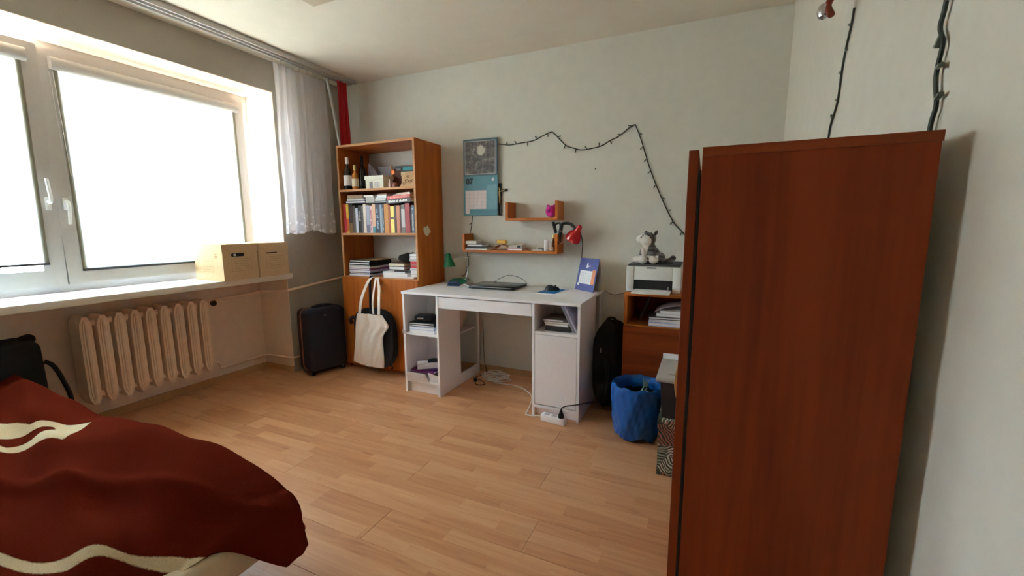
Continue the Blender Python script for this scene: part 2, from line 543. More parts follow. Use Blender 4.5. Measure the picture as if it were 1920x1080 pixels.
m_dgrey = mat('dark_grey', rgb(62, 60, 64), 0.6)
m_grey = mat('mid_grey', rgb(140, 138, 138), 0.6)
m_lgrey = mat('light_grey', rgb(196, 194, 196), 0.6)
m_paper = mat('white_paper', rgb(238, 236, 238), 0.8, 0.02)
m_cream = mat('cream_paper', rgb(232, 222, 196), 0.8, 0.03)
m_steel = mat('bright_steel', rgb(200, 200, 205), 0.25, 0.02, metal=1.0)
m_brass = mat('pale_brass', rgb(214, 190, 130), 0.3, 0.02, metal=1.0)
m_cable = mat('white_cable', rgb(226, 220, 214), 0.5)
m_red = mat('gloss_red', rgb(196, 20, 28), 0.25, 0.03, coat=0.5)
m_teal = mat('teal_card', rgb(96, 148, 166), 0.6, 0.05, 6)
m_card = mat('brown_cardboard', rgb(206, 176, 136), 0.85, 0.05, 60, 0.08)
m_cardl = mat('cardboard_print', rgb(150, 116, 82), 0.9)
m_green = mat('green_enamel', rgb(16, 122, 78), 0.3, 0.04)

# ------------------------------------------------------------------ bookcase
BX0, BX1, BYF, BH = -0.4236, 0.3622, -0.371, 1.877
bc = thing('bookcase', 'tall cherry wood bookcase with open shelves over two doors', 'bookcase', (0, 0, 0))
t = 0.018
body = B().ab((BX0, BYF, 0.0), (BX0 + t, -0.012, BH - t)).out('side_panel', m_wood, bc, 0)
B().ab((BX1 - t, BYF, 0.0), (BX1, -0.012, BH - t)).out('side_panel', m_wood, bc, 0)
B().ab((BX0, BYF, BH - t), (BX1, -0.012, BH)).out('top_panel', m_woodx, bc, 0)
for z in (1.522, 1.166, 0.803, 0.07):
    sh = B().ab((BX0 + t, BYF + 0.003, z - t), (BX1 - t, -0.014, z)).out('shelf', m_woodx, bc, 0)
    if z > 0.1:
        B().ab((BX0 + t, BYF, z - t), (BX1 - t, BYF + 0.0028, z)).out('front_edge', m_edge, sh, 0)
for x in (BX0, BX1 - t):
    B().ab((x, BYF - 0.001, 0.80), (x + t, BYF - 0.0001, BH - t)).out('edge_strip', m_edge, bc, 0)
B().ab((BX0, BYF - 0.001, BH - t), (BX1, BYF - 0.0001, BH)).out('edge_strip', m_edge, bc, 0)
B().ab((BX0 + t, -0.011, 0.03), (BX1 - t, -0.006, BH - t)).out('back_panel', m_whiteb, bc, 0)
B().ab((BX0 + t, BYF + 0.03, 0.0), (BX1 - t, BYF + 0.045, 0.05)).out('plinth', m_woodx, bc, 0)
for xa, xb, hx in ((BX0 - 0.001, -0.034, None), (-0.031, BX1 + 0.001, 0.012)):
    d = B().ab((xa, BYF - 0.02, 0.035), (xb, BYF - 0.002, 0.797), 0.0015, 1).out('door', m_wood, bc, 0)
    if hx is not None:
        h = B().tube(smooth_path([(hx, BYF - 0.02, 0.752), (hx, BYF - 0.045, 0.742), (hx, BYF - 0.05, 0.72), (hx, BYF - 0.045, 0.696), (hx, BYF - 0.02, 0.686)], 5), 0.005, 8)
        h.out('handle', m_brass, d)
# peeling patch on the bookcase side
pts = [(-0.292, 1.186), (-0.27, 1.15), (-0.24, 1.139), (-0.212, 1.165), (-0.191, 1.18), (-0.215, 1.2), (-0.23, 1.227), (-0.255, 1.212), (-0.285, 1.215)]
st = B().prism([(p[0], p[1]) for p in pts], 0.0008, Matrix(((0, 0, 1), (1, 0, 0), (0, 1, 0))), (BX1 + 0.0003, 0, 0))
tag(st.out('paper_sticker', m_cream, None, 0), 'torn cream paper sticker on the bookcase side panel', 'sticker')

# ------------------------------------------------------------------ desk
DX0, DX1, DYF, DYB, DZ = 0.4078, 1.7327, -0.646, -0.052, 0.755
dk = thing('desk', 'white laminate desk with two pedestals and a centre drawer', 'desk', (0, 0, 0))
tb = 0.016
B().ab((DX0, DYF - 0.006, DZ - 0.018), (DX1 + 0.004, DYB, DZ), 0.0015, 1).out('desktop', m_white, dk, 0)
zt = DZ - 0.018
LX1, RX0 = 0.717, 1.423
# near pedestal walls
B().ab((DX0 + 0.004, DYF, 0), (DX0 + 0.004 + tb, DYB - 0.01, zt)).out('side_panel', m_white, dk, 0)
B().ab((LX1 - tb, DYF, 0), (LX1, -0.357, zt)).out('side_panel', m_white, dk, 0)
B().ab((LX1 - tb, -0.357, 0), (LX1, -0.062, 0.08)).out('bottom_rail', m_white, dk, 0)
B().ab((LX1 - tb, -0.072, 0.0), (LX1, -0.056, zt)).out('rear_post', m_white, dk, 0)
B().ab((DX0 + 0.02, -0.372, 0.08), (LX1 - tb, -0.357, zt)).out('back_panel', m_white, dk, 0)
B().ab((DX0 + 0.02, DYF + 0.01, 0.436), (LX1 - tb, -0.373, 0.452)).out('shelf', m_white, dk, 0)
B().ab((DX0 + 0.02, DYF + 0.004, 0.08), (LX1 - tb, -0.373, 0.096)).out('shelf', m_white, dk, 0)
B().ab((DX0 + 0.02, DYF + 0.03, 0.0), (LX1 - tb, DYF + 0.045, 0.08)).out('kick_plate', m_white, dk, 0)
# drawer and rail
dr = B().ab((LX1 + 0.004, DYF + 0.002, 0.652), (RX0 - 0.004, DYF + 0.018, zt - 0.006), 0.001, 1).out('drawer', m_white, dk, 0)
B().ab((LX1 + 0.012, DYF + 0.018, 0.665), (RX0 - 0.012, -0.2, zt - 0.03)).out('drawer_box', m_white, dr, 0)
# far pedestal
B().ab((RX0, DYF, 0), (RX0 + tb, DYB - 0.01, zt)).out('side_panel', m_white, dk, 0)
B().ab((DX1 - tb, DYF, 0), (DX1, -0.25, zt)).out('side_panel', m_white, dk, 0)
B().ab((DX1 - tb, -0.066, 0), (DX1, -0.052, zt)).out('rear_post', m_white, dk, 0)
B().ab((DX1 - tb, -0.25, 0), (DX1, -0.066, 0.08)).out('bottom_rail', m_white, dk, 0)
B().ab((DX1 - 0.2, -0.25, 0.42), (DX1, -0.066, 0.436)).out('shelf', m_white, dk, 0)
B().ab((RX0 + tb, -0.265, 0.08), (DX1 - tb, -0.25, zt)).out('back_panel', m_white, dk, 0)
B().ab((RX0 + tb, DYF + 0.006, 0.543), (DX1 - tb, -0.266, 0.559)).out('shelf', m_white, dk, 0)
B().ab((RX0 + tb + 0.002, DYF + 0.001, 0.082), (DX1 - tb - 0.003, DYF + 0.017, 0.540), 0.001, 1).out('door', m_white, dk, 0)
B().ab((RX0 + tb, DYF + 0.002, 0.056), (DX1 - tb, -0.266, 0.075)).out('shelf', m_white, dk, 0)
B().ab((RX0 + tb, DYF + 0.03, 0.0), (DX1 - tb, DYF + 0.045, 0.056)).out('kick_plate', m_white, dk, 0)

# ------------------------------------------------------------------ printer stand
ps = thing('printer_stand', 'dark cherry low cabinet with an open paper shelf under the printer', 'cabinet', (0, 0, 0))
SX0, SX1, SYF, SZ = 1.957, 2.62, -0.46, 0.812
B().ab((SX0, SYF, 0), (SX0 + t, -0.02, SZ - t)).out('side_panel', m_wood, ps, 0)
B().ab((SX1 - t, SYF, 0), (SX1, -0.02, SZ - t)).out('side_panel', m_wood, ps, 0)
B().ab((SX0 - 0.002, SYF - 0.004, SZ - t), (SX1 + 0.002, -0.02, SZ)).out('top_panel', m_woodx, ps, 0)
B().ab((SX0 + t, SYF + 0.004, 0.612 - t), (SX1 - t, -0.024, 0.612)).out('shelf', m_woodx, ps, 0)
B().ab((SX0 + t, -0.024, 0.03), (SX1 - t, -0.02, SZ - t)).out('back_panel', m_dwood, ps, 0)
for xa, xb in ((SX0 + 0.001, 2.287), (2.290, SX1 - 0.001)):
    d = B().ab((xa, SYF - 0.018, 0.04), (xb, SYF - 0.001, 0.607), 0.001, 1).out('door', m_dwoodx, ps, 0)

# ------------------------------------------------------------------ wardrobe
wd = thing('wardrobe', 'big reddish brown wardrobe standing against the pale wall', 'wardrobe', (0, 0, 0))
QX0, QX1, QY0, QY1, QH = 2.373, 2.742, -2.10, -1.30, 1.372
sd = B().ab((QX0, QY0, 0.0), (QX1, QY0 + t, QH - t)).out('side_panel', m_dwood, wd, 0)
B().ab((QX0, QY1 - t, 0.0), (QX1, QY1, QH - t)).out('side_panel', m_dwood, wd, 0)
B().ab((QX0, QY0 - 0.0015, QH - t), (QX1 + 0.002, QY1, QH)).out('top_panel', m_dwoodx, wd, 0)
B().ab((QX1 - 0.004, QY0 + t, 0.03), (QX1, QY1 - t, QH - t)).out('back_panel', m_whiteb, wd, 0)
B().ab((QX0, QY0 + t, 0.05), (QX1 - 0.005, QY1 - t, 0.068)).out('bottom_panel', m_dwoodx, wd, 0)
B().ab((QX0 + 0.02, QY0 + t, 0.0), (QX0 + 0.035, QY1 - t, 0.05)).out('plinth', m_dwood, wd, 0)
for ya, yb in ((QY0 + 0.001, -1.702), (-1.698, QY1 - 0.001)):
    d = B().ab((QX0 - 0.026, ya, 0.055), (QX0 - 0.007, yb, QH - 0.004), 0.001, 1).out('door', m_dwood, wd, 0)
    hy = -1.73 if ya < -1.9 else -1.67
    h = B().tube(smooth_path([(QX0 - 0.026, hy, 0.80), (QX0 - 0.038, hy, 0.79), (QX0 - 0.045, hy, 0.74), (QX0 - 0.038, hy, 0.69), (QX0 - 0.026, hy, 0.68)], 5), 0.004, 8)
    h.out('handle', m_brass, d)
B().ab((QX0 - 0.0065, QY0 + 0.004, 0.06), (QX0 - 0.0005, QY0 + 0.018, QH - 0.045)).out('door_seal', m_black, wd, 0)

# ------------------------------------------------------------------ wall shelves
def wall_shelf(label, x0, x1, z0, z1):
    s = thing('wall_shelf', label, 'shelf', (0, 0, 0))
    B().ab((x0, -0.152, z0), (x1, -0.0005, z0 + 0.018)).out('shelf_board', m_woodx, s, 0)
    B().ab((x0, -0.152, z0 + 0.018), (x0 + 0.018, -0.0005, z1)).out('end_panel', m_wood, s, 0)
    B().ab((x1 - 0.018, -0.152, z0 + 0.018), (x1, -0.0005, z1)).out('end_panel', m_wood, s, 0)
wall_shelf('short wooden wall shelf with upright ends holding a pink plush', 1.013, 1.42, 1.256, 1.393)
wall_shelf('long wooden wall shelf with upright ends above the desk', 0.632, 1.42, 1.014, 1.158)

# ------------------------------------------------------------------ radiator with pipes
m_rad = mat('cream_radiator_enamel', rgb(238, 214, 190), 0.45, 0.04, 30)
ra = thing('radiator', 'old cream ribbed cast iron radiator under the window sill', 'radiator', (0, 0, 0))
RY0, RZ0, RZ1, NP = -1.925, 0.165, 0.70, 9
pitch = 0.0815
def column_mesh():
    b = B()
    # front outline of one column (y, z): pointed hubs above and below
    zm0, zm1 = 0.045, RZ1 - RZ0 - 0.045
    H = RZ1 - RZ0
    out = [(-0.012, 0), (0.012, 0), (0.026, zm0 * 0.8), (0.029, zm0 + 0.02), (0.029, zm1 - 0.02), (0.026, zm1 + zm0 * 0.2), (0.012, H), (-0.012, H), (-0.026, zm1 + zm0 * 0.2), (-0.029, zm1 - 0.02), (-0.029, zm0 + 0.02), (-0.026, zm0 * 0.8)]
    R = Matrix(((0, 0, 1), (1, 0, 0), (0, 1, 0)))
    b.prism(out, 0.125, R, (-0.075, 0, 0))
    small = [(p[0] * 0.62, 0.02 + p[1] * (H - 0.04) / H) for p in out]
    b.prism(small, 0.143, R, (-0.084, 0, 0))
    for sx in (-1, 1):
        b.tube([(sx * 0.066 - 0.012, 0, 0.03), (sx * 0.072 - 0.012, 0, 0.06), (sx * 0.072 - 0.012, 0, H - 0.06), (sx * 0.066 - 0.012, 0, H - 0.03)], [0.008, 0.011, 0.011, 0.008], 8)
    b2 = [(-0.02, zm0), (0.02, zm0), (0.02, zm1), (-0.02, zm1)]
    me = b.mesh('column', 35)
    me.materials.append(m_rad)
    return me
cme = column_mesh()
for k in range(NP):
    o = bpy.data.objects.new('column', cme)
    C.objects.link(o); o.parent = ra
    o.location = (-0.945, RY0 + 0.03 + k * pitch, RZ0)
for z in (RZ0 + 0.045, RZ1 - 0.045):
    B().tube([(-0.945, RY0, z), (-0.945, RY0 + (NP - 1) * pitch + 0.075, z)], 0.022, 12).out('connecting_hub', m_rad, ra)
B().lathe([(0.012, 0), (0.019, 0.006), (0.019, 0.03), (0.012, 0.036)], 14, (-0.945, -1.165, RZ1 - 0.045), (-PI / 2, 0, 0)).out('valve', mat('brown_valve', rgb(70, 42, 28), 0.5), ra)
for by in (RY0 + 0.07, -1.31):
    B().tube([(-1.07, by, RZ0 + 0.08), (-1.0, by, RZ0 + 0.08)], 0.01, 8).out('wall_bracket', m_rad, ra)
pu = B().tube([(-0.946, -1.125, 0.655), (-1.0, -1.11, 0.660), (-1.04, -1.06, 0.664), (-1.045, -0.76, 0.672), (-1.04, -0.715, 0.674), (-1.0, -0.706, 0.678), (-0.74, -0.706, 0.70), (-0.705, -0.70, 0.704), (-0.70, -0.66, 0.708), (-0.70, -0.02, 0.757)], 0.0105, 10)
tag(pu.out('heating_pipe', m_rad, None), 'painted pipe running from the radiator valve behind the bookcase', 'pipe')
pl_ = B().tube([(-0.95, -1.155, 0.20), (-0.96, -1.14, 0.17), (-1.03, -1.1, 0.125), (-1.045, -1.05, 0.118), (-1.045, -0.74, 0.118), (-1.03, -0.71, 0.119), (-0.99, -0.703, 0.121), (-0.75, -0.703, 0.128), (-0.71, -0.70, 0.13), (-0.702, -0.66, 0.13), (-0.70, -0.02, 0.13)], 0.009, 10)
tag(pl_.out('heating_pipe', m_rad, None), 'painted pipe running low around the niche corner near the floor', 'pipe')

# ------------------------------------------------------------------ curtain rail and curtains
rl = thing('curtain_rail', 'white double track curtain rail along the ceiling edge', 'curtain rail', (0, 0, 0))
B().ab((-0.555, -4.25, 2.452), (-0.455, -0.075, HC - 0.001)).out('rail_base', m_pvc, rl, 0)
for x in (-0.555, -0.51, -0.465):
    B().ab((x, -4.25, 2.438), (x + 0.010, -0.075, 2.452)).out('track_lip', m_pvc, rl, 0)
def lace_material():
    m = bpy.data.materials.new('sheer_lace'); m.use_nodes = True
    n, l = m.node_tree.nodes, m.node_tree.links
    n.remove(n['Principled BSDF'])
    d = n.new('ShaderNodeBsdfDiffuse'); d.inputs[0].default_value = rgb(226, 222, 222)
    tr = n.new('ShaderNodeBsdfTranslucent'); tr.inputs[0].default_value = rgb(226, 222, 222)
    tp = n.new('ShaderNodeBsdfTransparent')
    tc = n.new('ShaderNodeTexCoord')
    vo = n.new('ShaderNodeTexVoronoi'); vo.inputs['Scale'].default_value = 26
    l.new(tc.outputs['Object'], vo.inputs['Vector'])
    sp = n.new('ShaderNodeSeparateXYZ'); l.new(tc.outputs['Object'], sp.inputs[0])
    hem = n.new('ShaderNodeMapRange'); hem.inputs['From Min'].default_value = 1.40; hem.inputs['From Max'].default_value = 1.22
    l.new(sp.outputs['Z'], hem.inputs['Value'])
    fl = n.new('ShaderNodeMath'); fl.operation = 'LESS_THAN'; fl.inputs[1].default_value = 0.32
    l.new(vo.outputs['Distance'], fl.inputs[0])
    ml = n.new('ShaderNodeMath'); ml.operation = 'MULTIPLY'; l.new(fl.outputs[0], ml.inputs[0]); l.new(hem.outputs[0], ml.inputs[1])
    a = n.new('ShaderNodeMapRange'); a.inputs['To Min'].default_value = 0.38; a.inputs['To Max'].default_value = 0.05
    l.new(ml.outputs[0], a.inputs['Value'])
    m1 = n.new('ShaderNodeMixShader'); m1.inputs[0].default_value = 0.35
    l.new(d.outputs[0], m1.inputs[1]); l.new(tr.outputs[0], m1.inputs[2])
    m2 = n.new('ShaderNodeMixShader'); l.new(a.outputs[0], m2.inputs[0])
    l.new(m1.outputs[0], m2.inputs[1]); l.new(tp.outputs[0], m2.inputs[2]); l.new(m2.outputs[0], n['Material Output'].inputs[0])
    return m
def curtain(name, label, x, y0, y1, ztop, zbot, folds, amp, m, scallop=0.0, spread=0.0, hook=True):
    c = thing(name, label, 'curtain', (0, 0, 0))
    def f(u, v):
        yy = y0 + (y1 - y0) * u
        ymid = (y0 + y1) / 2
        yy = ymid + (yy - ymid) * (1 + spread * v)
        a = amp * (0.45 + 0.55 * v)
        xx = x + a * math.sin(u * folds * 2 * PI + 0.9 * math.sin(5 * u + 1.3 * v)) + 0.3 * a * math.sin(u * folds * 4.6 * PI + 1 + 2 * v)
        zz = ztop + (zbot - ztop) * v
        if scallop:
            zz -= scallop * abs(math.sin(u * PI * 8)) * (v > 0.999)
            zz -= 0.012 * math.sin(u * 9) * v
        return (xx, yy + 0.006 * math.sin(9 * v + 11 * u), zz)
    B().grid(f, 150, 40, 0.0008).out('cloth', m, c, 80)
    if hook:
        for k in range(9):
            p = f(min(0.999, k / 8 * 0.98 + 0.01), 0)
            B().tube([(x, p[1], 2.437), (x, p[1], ztop + 0.012), (p[0], p[1], ztop)], 0.0025, 5).out('curtain_hook', m_pvc, c)
    return c
curtain('lace_curtain', 'sheer white lace curtain gathered beside the window', -0.545, -0.80, -0.335, 2.402, 1.185, 6.5, 0.026, lace_material(), 0.014, 0.04)
m_redc = mat('red_curtain_cloth', rgb(176, 14, 22), 0.85, 0.1, 120, 0.1, sheen=0.3)
curtain('red_curtain', 'deep red curtain bunched in the corner behind the bookcase', -0.475, -0.27, -0.15, 2.425, 1.15, 3.0, 0.022, m_redc, 0, 0.0)
rd = B().tube([(-0.548, -0.302, 2.436), (-0.548, -0.27, 2.30), (-0.546, -0.20, 1.9), (-0.545, -0.15, 1.6)], 0.0125, 8)
tag(rd.out('draw_rod', mat('grey_white_rod', rgb(190, 190, 186), 0.5), None), 'pale slanting draw rod hanging beside the red curtain', 'curtain rod')
# ------------------------------------------------------------------ books and papers
def book(label, w, d, h, col, pages=None, loc=(0, 0, 0), rot=(0, 0, 0), lying=False, pages_front=False, group=None, band=None, title=None, soft=False, name='book', marks=False, markcol=None):
    """upright: x thickness w, y depth d from the spine, z height h. lying: thickness w in z, h along x."""
    bk = thing(name, label, 'book', loc, rot, group)
    cm = col if isinstance(col, bpy.types.Material) else mat('cover_%d_%d_%d' % col, rgb(*col), 0.5, 0.08, 60)
    pm = pages or m_paper
    c = 0.0014 if soft else 0.0026
    ins = 0.0 if soft else 0.003
    def q(a, b):
        if lying:
            f = lambda p: (p[2] - h / 2, (d - p[1]) if pages_front else p[1], p[0] + w / 2)
            return f(a), f(b)
        return a, b
    k = B()
    for a, b in (((-w / 2, 0, 0), (-w / 2 + c, d, h)), ((w / 2 - c, 0, 0), (w / 2, d, h)), ((-w / 2 + c, 0, 0), (w / 2 - c, c, h))):
        k.ab(*q(a, b))
    bmesh.ops.remove_doubles(k.bm, verts=k.bm.verts, dist=1e-5)
    k.out('cover', cm, bk, 0)
    B().ab(*q((-w / 2 + c, c + 0.0005, ins), (w / 2 - c, d - ins, h - ins))).out('page_block', pm, bk, 0)
    if band:
        z0, z1, bc_ = band
        bm_ = mat('band_%d_%d_%d' % bc_, rgb(*bc_), 0.55)
        B().ab(*q((-w / 2 + 0.0005, -0.0006, h * z0), (w / 2 - 0.0005, -0.0001, h * z1))).out('spine_band', bm_, bk, 0)
    if marks:
        mk = B()
        mm = mat('print_%d_%d_%d' % (markcol or (240, 240, 240)), rgb(*(markcol or (240, 240, 240))), 0.5)
        rr = random.Random(len(label))
        z = h * 0.10
        while z < h * 0.86:
            l_ = 0.004 + rr.random() * 0.006
            if rr.random() < 0.85:
                mk.ab(*q((-w * 0.28, -0.0007, z), (w * (0.05 + 0.25 * rr.random()), -0.0001, z + l_)))
            z += l_ + 0.0022
        mo = mk.out('spine_print', mm, bk, 0)
        mo['kind'] = 'stuff'
    if title:
        text_mesh('spine_title', title[0], title[1], mat('title_white', rgb(240, 240, 240), 0.5), bk, (0, -0.0006, h * title[2]), (PI / 2, PI / 2, 0))
    return bk

ZB = 1.1662
G1 = 'upright books on the middle shelf'
row = [  # x0, x1, height, depth, colour, label, extra
    (-0.402, -0.372, 0.240, 0.19, (206, 48, 62), 'red spined book at the end of the upright row by the bookcase panel', {}),
    (-0.371, -0.345, 0.238, 0.19, (240, 196, 58), 'yellow spined book beside the red end book', {'band': (0.05, 0.5, (226, 106, 46))}),
    (-0.343, -0.300, 0.240, 0.20, (74, 62, 62), 'thick dark grey book with a tan lower spine', {'band': (0.02, 0.33, (150, 116, 66))}),
    (-0.298, -0.272, 0.225, 0.17, (94, 80, 78), 'brown grey book between the thick dark book and a thin pale one', {}),
    (-0.270, -0.243, 0.204, 0.16, (214, 222, 238), 'thin pale blue white short book in the upright row', {}),
    (-0.241, -0.206, 0.224, 0.17, (24, 22, 26), 'black book with DUKAJ in white letters on its spine', {'title': ('DUKAJ', 0.026, 0.62)}),
    (-0.205, -0.186, 0.222, 0.17, (96, 92, 92), 'narrow grey book beside the black DUKAJ book', {}),
    (-0.185, -0.156, 0.232, 0.17, (232, 218, 206), 'cream white spined book in the middle of the row', {}),
    (-0.154, -0.118, 0.222, 0.17, (168, 168, 190), 'lavender grey spined book in the row', {'band': (0.02, 0.3, (120, 118, 150))}),
    (-0.116, -0.090, 0.218, 0.17, (226, 196, 200), 'pale pink spined book in the row', {'marks': True, 'markcol': (170, 80, 90)}),
    (-0.089, -0.058, 0.232, 0.17, (228, 178, 146), 'peach spined book with a teal foot', {'band': (0.0, 0.22, (60, 140, 150))}),
    (-0.056, -0.015, 0.228, 0.17, (30, 36, 66), 'dark navy book with a pale printed spine', {'marks': True, 'markcol': (150, 170, 200)}),
    (-0.013, 0.010, 0.226, 0.17, (156, 170, 186), 'light blue grey spined book in the row', {}),
    (0.012, 0.030, 0.224, 0.17, (66, 74, 88), 'narrow slate spined book next to the ochre one', {'marks': True, 'markcol': (170, 180, 190)}),
    (0.032, 0.076, 0.232, 0.18, (206, 136, 52), 'thick ochre orange book in the row', {}),
    (0.078, 0.094, 0.220, 0.17, (176, 82, 44), 'thin rust coloured book beside the pale yellow one', {}),
    (0.096, 0.132, 0.210, 0.17, (250, 230, 120), 'bright pale yellow book with a small dark emblem', {'band': (0.53, 0.58, (60, 60, 50))}),
    (0.134, 0.152, 0.216, 0.17, (70, 30, 24), 'dark maroon thin book beside the salmon one', {}),
    (0.154, 0.188, 0.215, 0.17, (200, 122, 88), 'salmon brown spined book in the row', {}),
    (0.190, 0.200, 0.210, 0.17, (84, 34, 28), 'very thin dark red brown book before the grey one', {}),
    (0.202, 0.238, 0.218, 0.17, (118, 104, 106), 'grey spined book with a white stripe', {'band': (0.2, 0.85, (196, 190, 196))}),
    (0.240, 0.286, 0.230, 0.19, (140, 34, 42), 'thick dark red book near the end of the row', {'band': (0.05, 0.95, (168, 60, 66))}),
    (0.288, 0.298, 0.2, 0.17, (64, 20, 24), 'thin maroon book squeezed beside the thick dark red one', {}),
    (0.300, 0.326, 0.214, 0.17, (92, 106, 128), 'slate blue book at the row end by the cherry panel', {'marks': True, 'markcol': (200, 205, 215)}),
]
for x0, x1, h, d, col, lab, ex in row:
    book(lab, x1 - x0 - 0.0008, d, h, col, None, ((x0 + x1) / 2, -0.355, ZB + 0.0004), (0, 0, 0), group=G1, **ex)
book('thin navy book standing tight against the cherry panel', 0.012, 0.17, 0.205, (34, 44, 84), None, (0.335, -0.355, ZB + 0.0004), group=G1)

G2 = 'books lying on top of the upright row'
zt2 = ZB + 0.2445
def lie(label, x, y, z, w, L, d, col, rz=0.0, ry=0.0, **k):
    return book(label, w, d, L, col, k.pop('pages', None), (x, y, z), (0, ry, rz), lying=True, group=k.pop('group', G2), **k)
lie('pale grey book lying lowest over the dark spines', -0.268, -0.352, zt2, 0.016, 0.205, 0.15, (150, 150, 168), 0.03, pages_front=True)
lie('light blue white book lying over the pale grey one', -0.270, -0.350, zt2 + 0.0167, 0.022, 0.185, 0.15, (120, 126, 160), 0.02, pages_front=True)
lie('tan covered book on top of the pile over the dark spines', -0.272, -0.348, zt2 + 0.0394, 0.026, 0.165, 0.14, (176, 150, 122), 0.0)
lie('grey board box book lying over the lavender spines', -0.112, -0.348, zt2 - 0.003, 0.05, 0.085, 0.14, (176, 172, 170), 0.02)
lie('thin white booklet resting on the grey board book', -0.13, -0.345, zt2 + 0.0477, 0.012, 0.10, 0.13, (222, 216, 216), -0.02, soft=True)
lie('teal grey edged book lying lowest beside the dark titled book', 0.0, -0.355, zt2 - 0.003, 0.010, 0.12, 0.14, (140, 160, 156), -0.05, pages_front=True)
lie('black edged white paged notebook lying over the navy spines', 0.0, -0.358, zt2 + 0.0078, 0.02, 0.118, 0.14, (30, 40, 46), -0.04, pages_front=True)
lie('thin grey white book lying on the black edged notebook', 0.004, -0.352, zt2 + 0.0285, 0.012, 0.115, 0.14, (200, 200, 210), -0.03, pages_front=True)
lie('small white paged paperback near the top of the pile', 0.008, -0.35, zt2 + 0.0412, 0.014, 0.105, 0.13, (232, 228, 228), -0.04, pages_front=True)
lie('brown covered thin book topping the small paperback', 0.018, -0.35, zt2 + 0.0557, 0.010, 0.09, 0.12, (176, 140, 118), -0.02)
tl = 0.055
lie('thick dark grey book with white title lying tilted at the row end', 0.193, -0.372, ZB + 0.2335, 0.034, 0.235, 0.16, (78, 70, 74), 0.02, -tl, marks=True)
lie('coral red book lying on the thick dark grey titled book', 0.192, -0.368, ZB + 0.2682, 0.024, 0.215, 0.16, (222, 92, 92), 0.03, -tl, marks=True, markcol=(240, 170, 165))
lie('white booklet lying on the coral red book', 0.220, -0.362, ZB + 0.2927, 0.009, 0.16, 0.14, (236, 214, 206), 0.05, -tl, soft=True)
lie('cream paged thin book on top of the white booklet', 0.232, -0.36, ZB + 0.3024, 0.010, 0.125, 0.14, (196, 160, 140), 0.05, -tl, pages_front=True)

# top shelf of the bookcase
ZA = 1.5222
m_wine = mat('dark_bottle_glass', rgb(24, 16, 14), 0.12, 0.05, coat=0.4)
m_amber = mat('amber_liquor', rgb(190, 120, 44), 0.15, 0.08, coat=0.4)
def bottle(label, x, y, z, s, m, labm, capm, tall=0.29, r=0.036):
    bt = thing('bottle', label, 'bottle', (x, y, z), (0, 0, 0), 'bottles on the top shelf')
    k = tall
    B().lathe([(r * 0.9, 0), (r, 0.006), (r, k * 0.56), (r * 0.86, k * 0.63), (r * 0.42, k * 0.70), (r * 0.36, k * 0.76), (r * 0.36, k * 0.99), (r * 0.30, k)], 20).out('glass_body', m, bt)
    B().lathe([(r + 0.0006, k * 0.13), (r + 0.001, k * 0.135), (r + 0.001, k * 0.44), (r + 0.0006, k * 0.445)], 20, cap=False).out('bottle_label', labm, bt)
    B().lathe([(r * 0.40, k * 0.80), (r * 0.42, k * 0.81), (r * 0.42, k * 1.0), (r * 0.36, k * 1.005)], 16).out('neck_capsule', capm, bt)
    return bt
bottle('dark wine bottle with white capsule and white label', -0.369, -0.315, ZA, 1, m_wine, m_paper, m_paper, 0.265, 0.033)
bottle('tall dark bottle half hidden behind the amber bottle', -0.315, -0.20, ZA, 1, m_wine, m_wine, m_black, 0.29, 0.033)
bottle('amber liquor bottle with a cream label beside the wine bottle', -0.288, -0.315, ZA, 1, m_amber, m_cream, m_brass, 0.197, 0.027)
wb = thing('storage_box', 'small white lidded cardboard box with a window label on the top shelf', 'box', (-0.10, -0.30, ZA))
B().ab((-0.092, 0, 0), (0.092, 0.12, 0.082)).out('box_body', mat('white_box', rgb(232, 232, 218), 0.7), wb, 0)
B().ab((-0.098, -0.006, 0.076), (0.098, 0.126, 0.106)).out('lid', mat('white_box', None), wb, 0)
B().ab((-0.052, -0.0012, 0.008), (-0.018, -0.0002, 0.06)).out('label_holder', m_grey, wb, 0)
B().ab((0.0, -0.0012, 0.012), (0.052, -0.0002, 0.056)).out('paper_label', m_lgrey, wb, 0)
# feather shaped fan
m_fan = mat('smoky_grey_sheet', rgb(128, 120, 128), 0.5, 0.1)
fn = thing('feather_fan', 'grey leaf shaped fan leaning behind the white box', 'fan', (-0.20, -0.155, ZA), (0.12, -0.25, 0))
leaf = [(0, 0.0), (0.03, 0.03), (0.05, 0.09), (0.05, 0.15), (0.03, 0.2), (0.005, 0.235), (-0.02, 0.2), (-0.042, 0.14), (-0.045, 0.08), (-0.025, 0.03)]
B().prism(leaf, 0.003, (PI / 2, 0, 0)).out('blade', m_fan, fn, 0)
B().tube([(0, -0.005, 0.0), (0.005, -0.005, 0.12), (0.004, -0.005, 0.232)], 0.0025, 6).out('rib', m_lgrey, fn)
bx2 = thing('photo_frame', 'grey backed picture frame with a pale wooden edge behind the white box', 'frame', (-0.132, -0.12, ZA), (0.1, 0, 0))
B().ab((-0.07, 0, 0), (0.07, 0.01, 0.2)).out('backing', m_fan, bx2, 0)
B().ab((0.07, -0.004, 0), (0.082, 0.012, 0.205)).out('frame_edge', mat('pale_wood', rgb(196, 156, 120), 0.6), bx2, 0)
lp = thing('leather_pouch', 'brown leather pouch with a round copper clasp on the top shelf', 'pouch', (0.0, -0.145, ZA))
m_leather = mat('brown_leather', rgb(92, 42, 26), 0.5, 0.12, 50, 0.2)
B().box((0.022, 0.03, 0.088), (0.128, 0.09, 0.176), None, 0.03, 4).out('pouch_body', m_leather, lp)
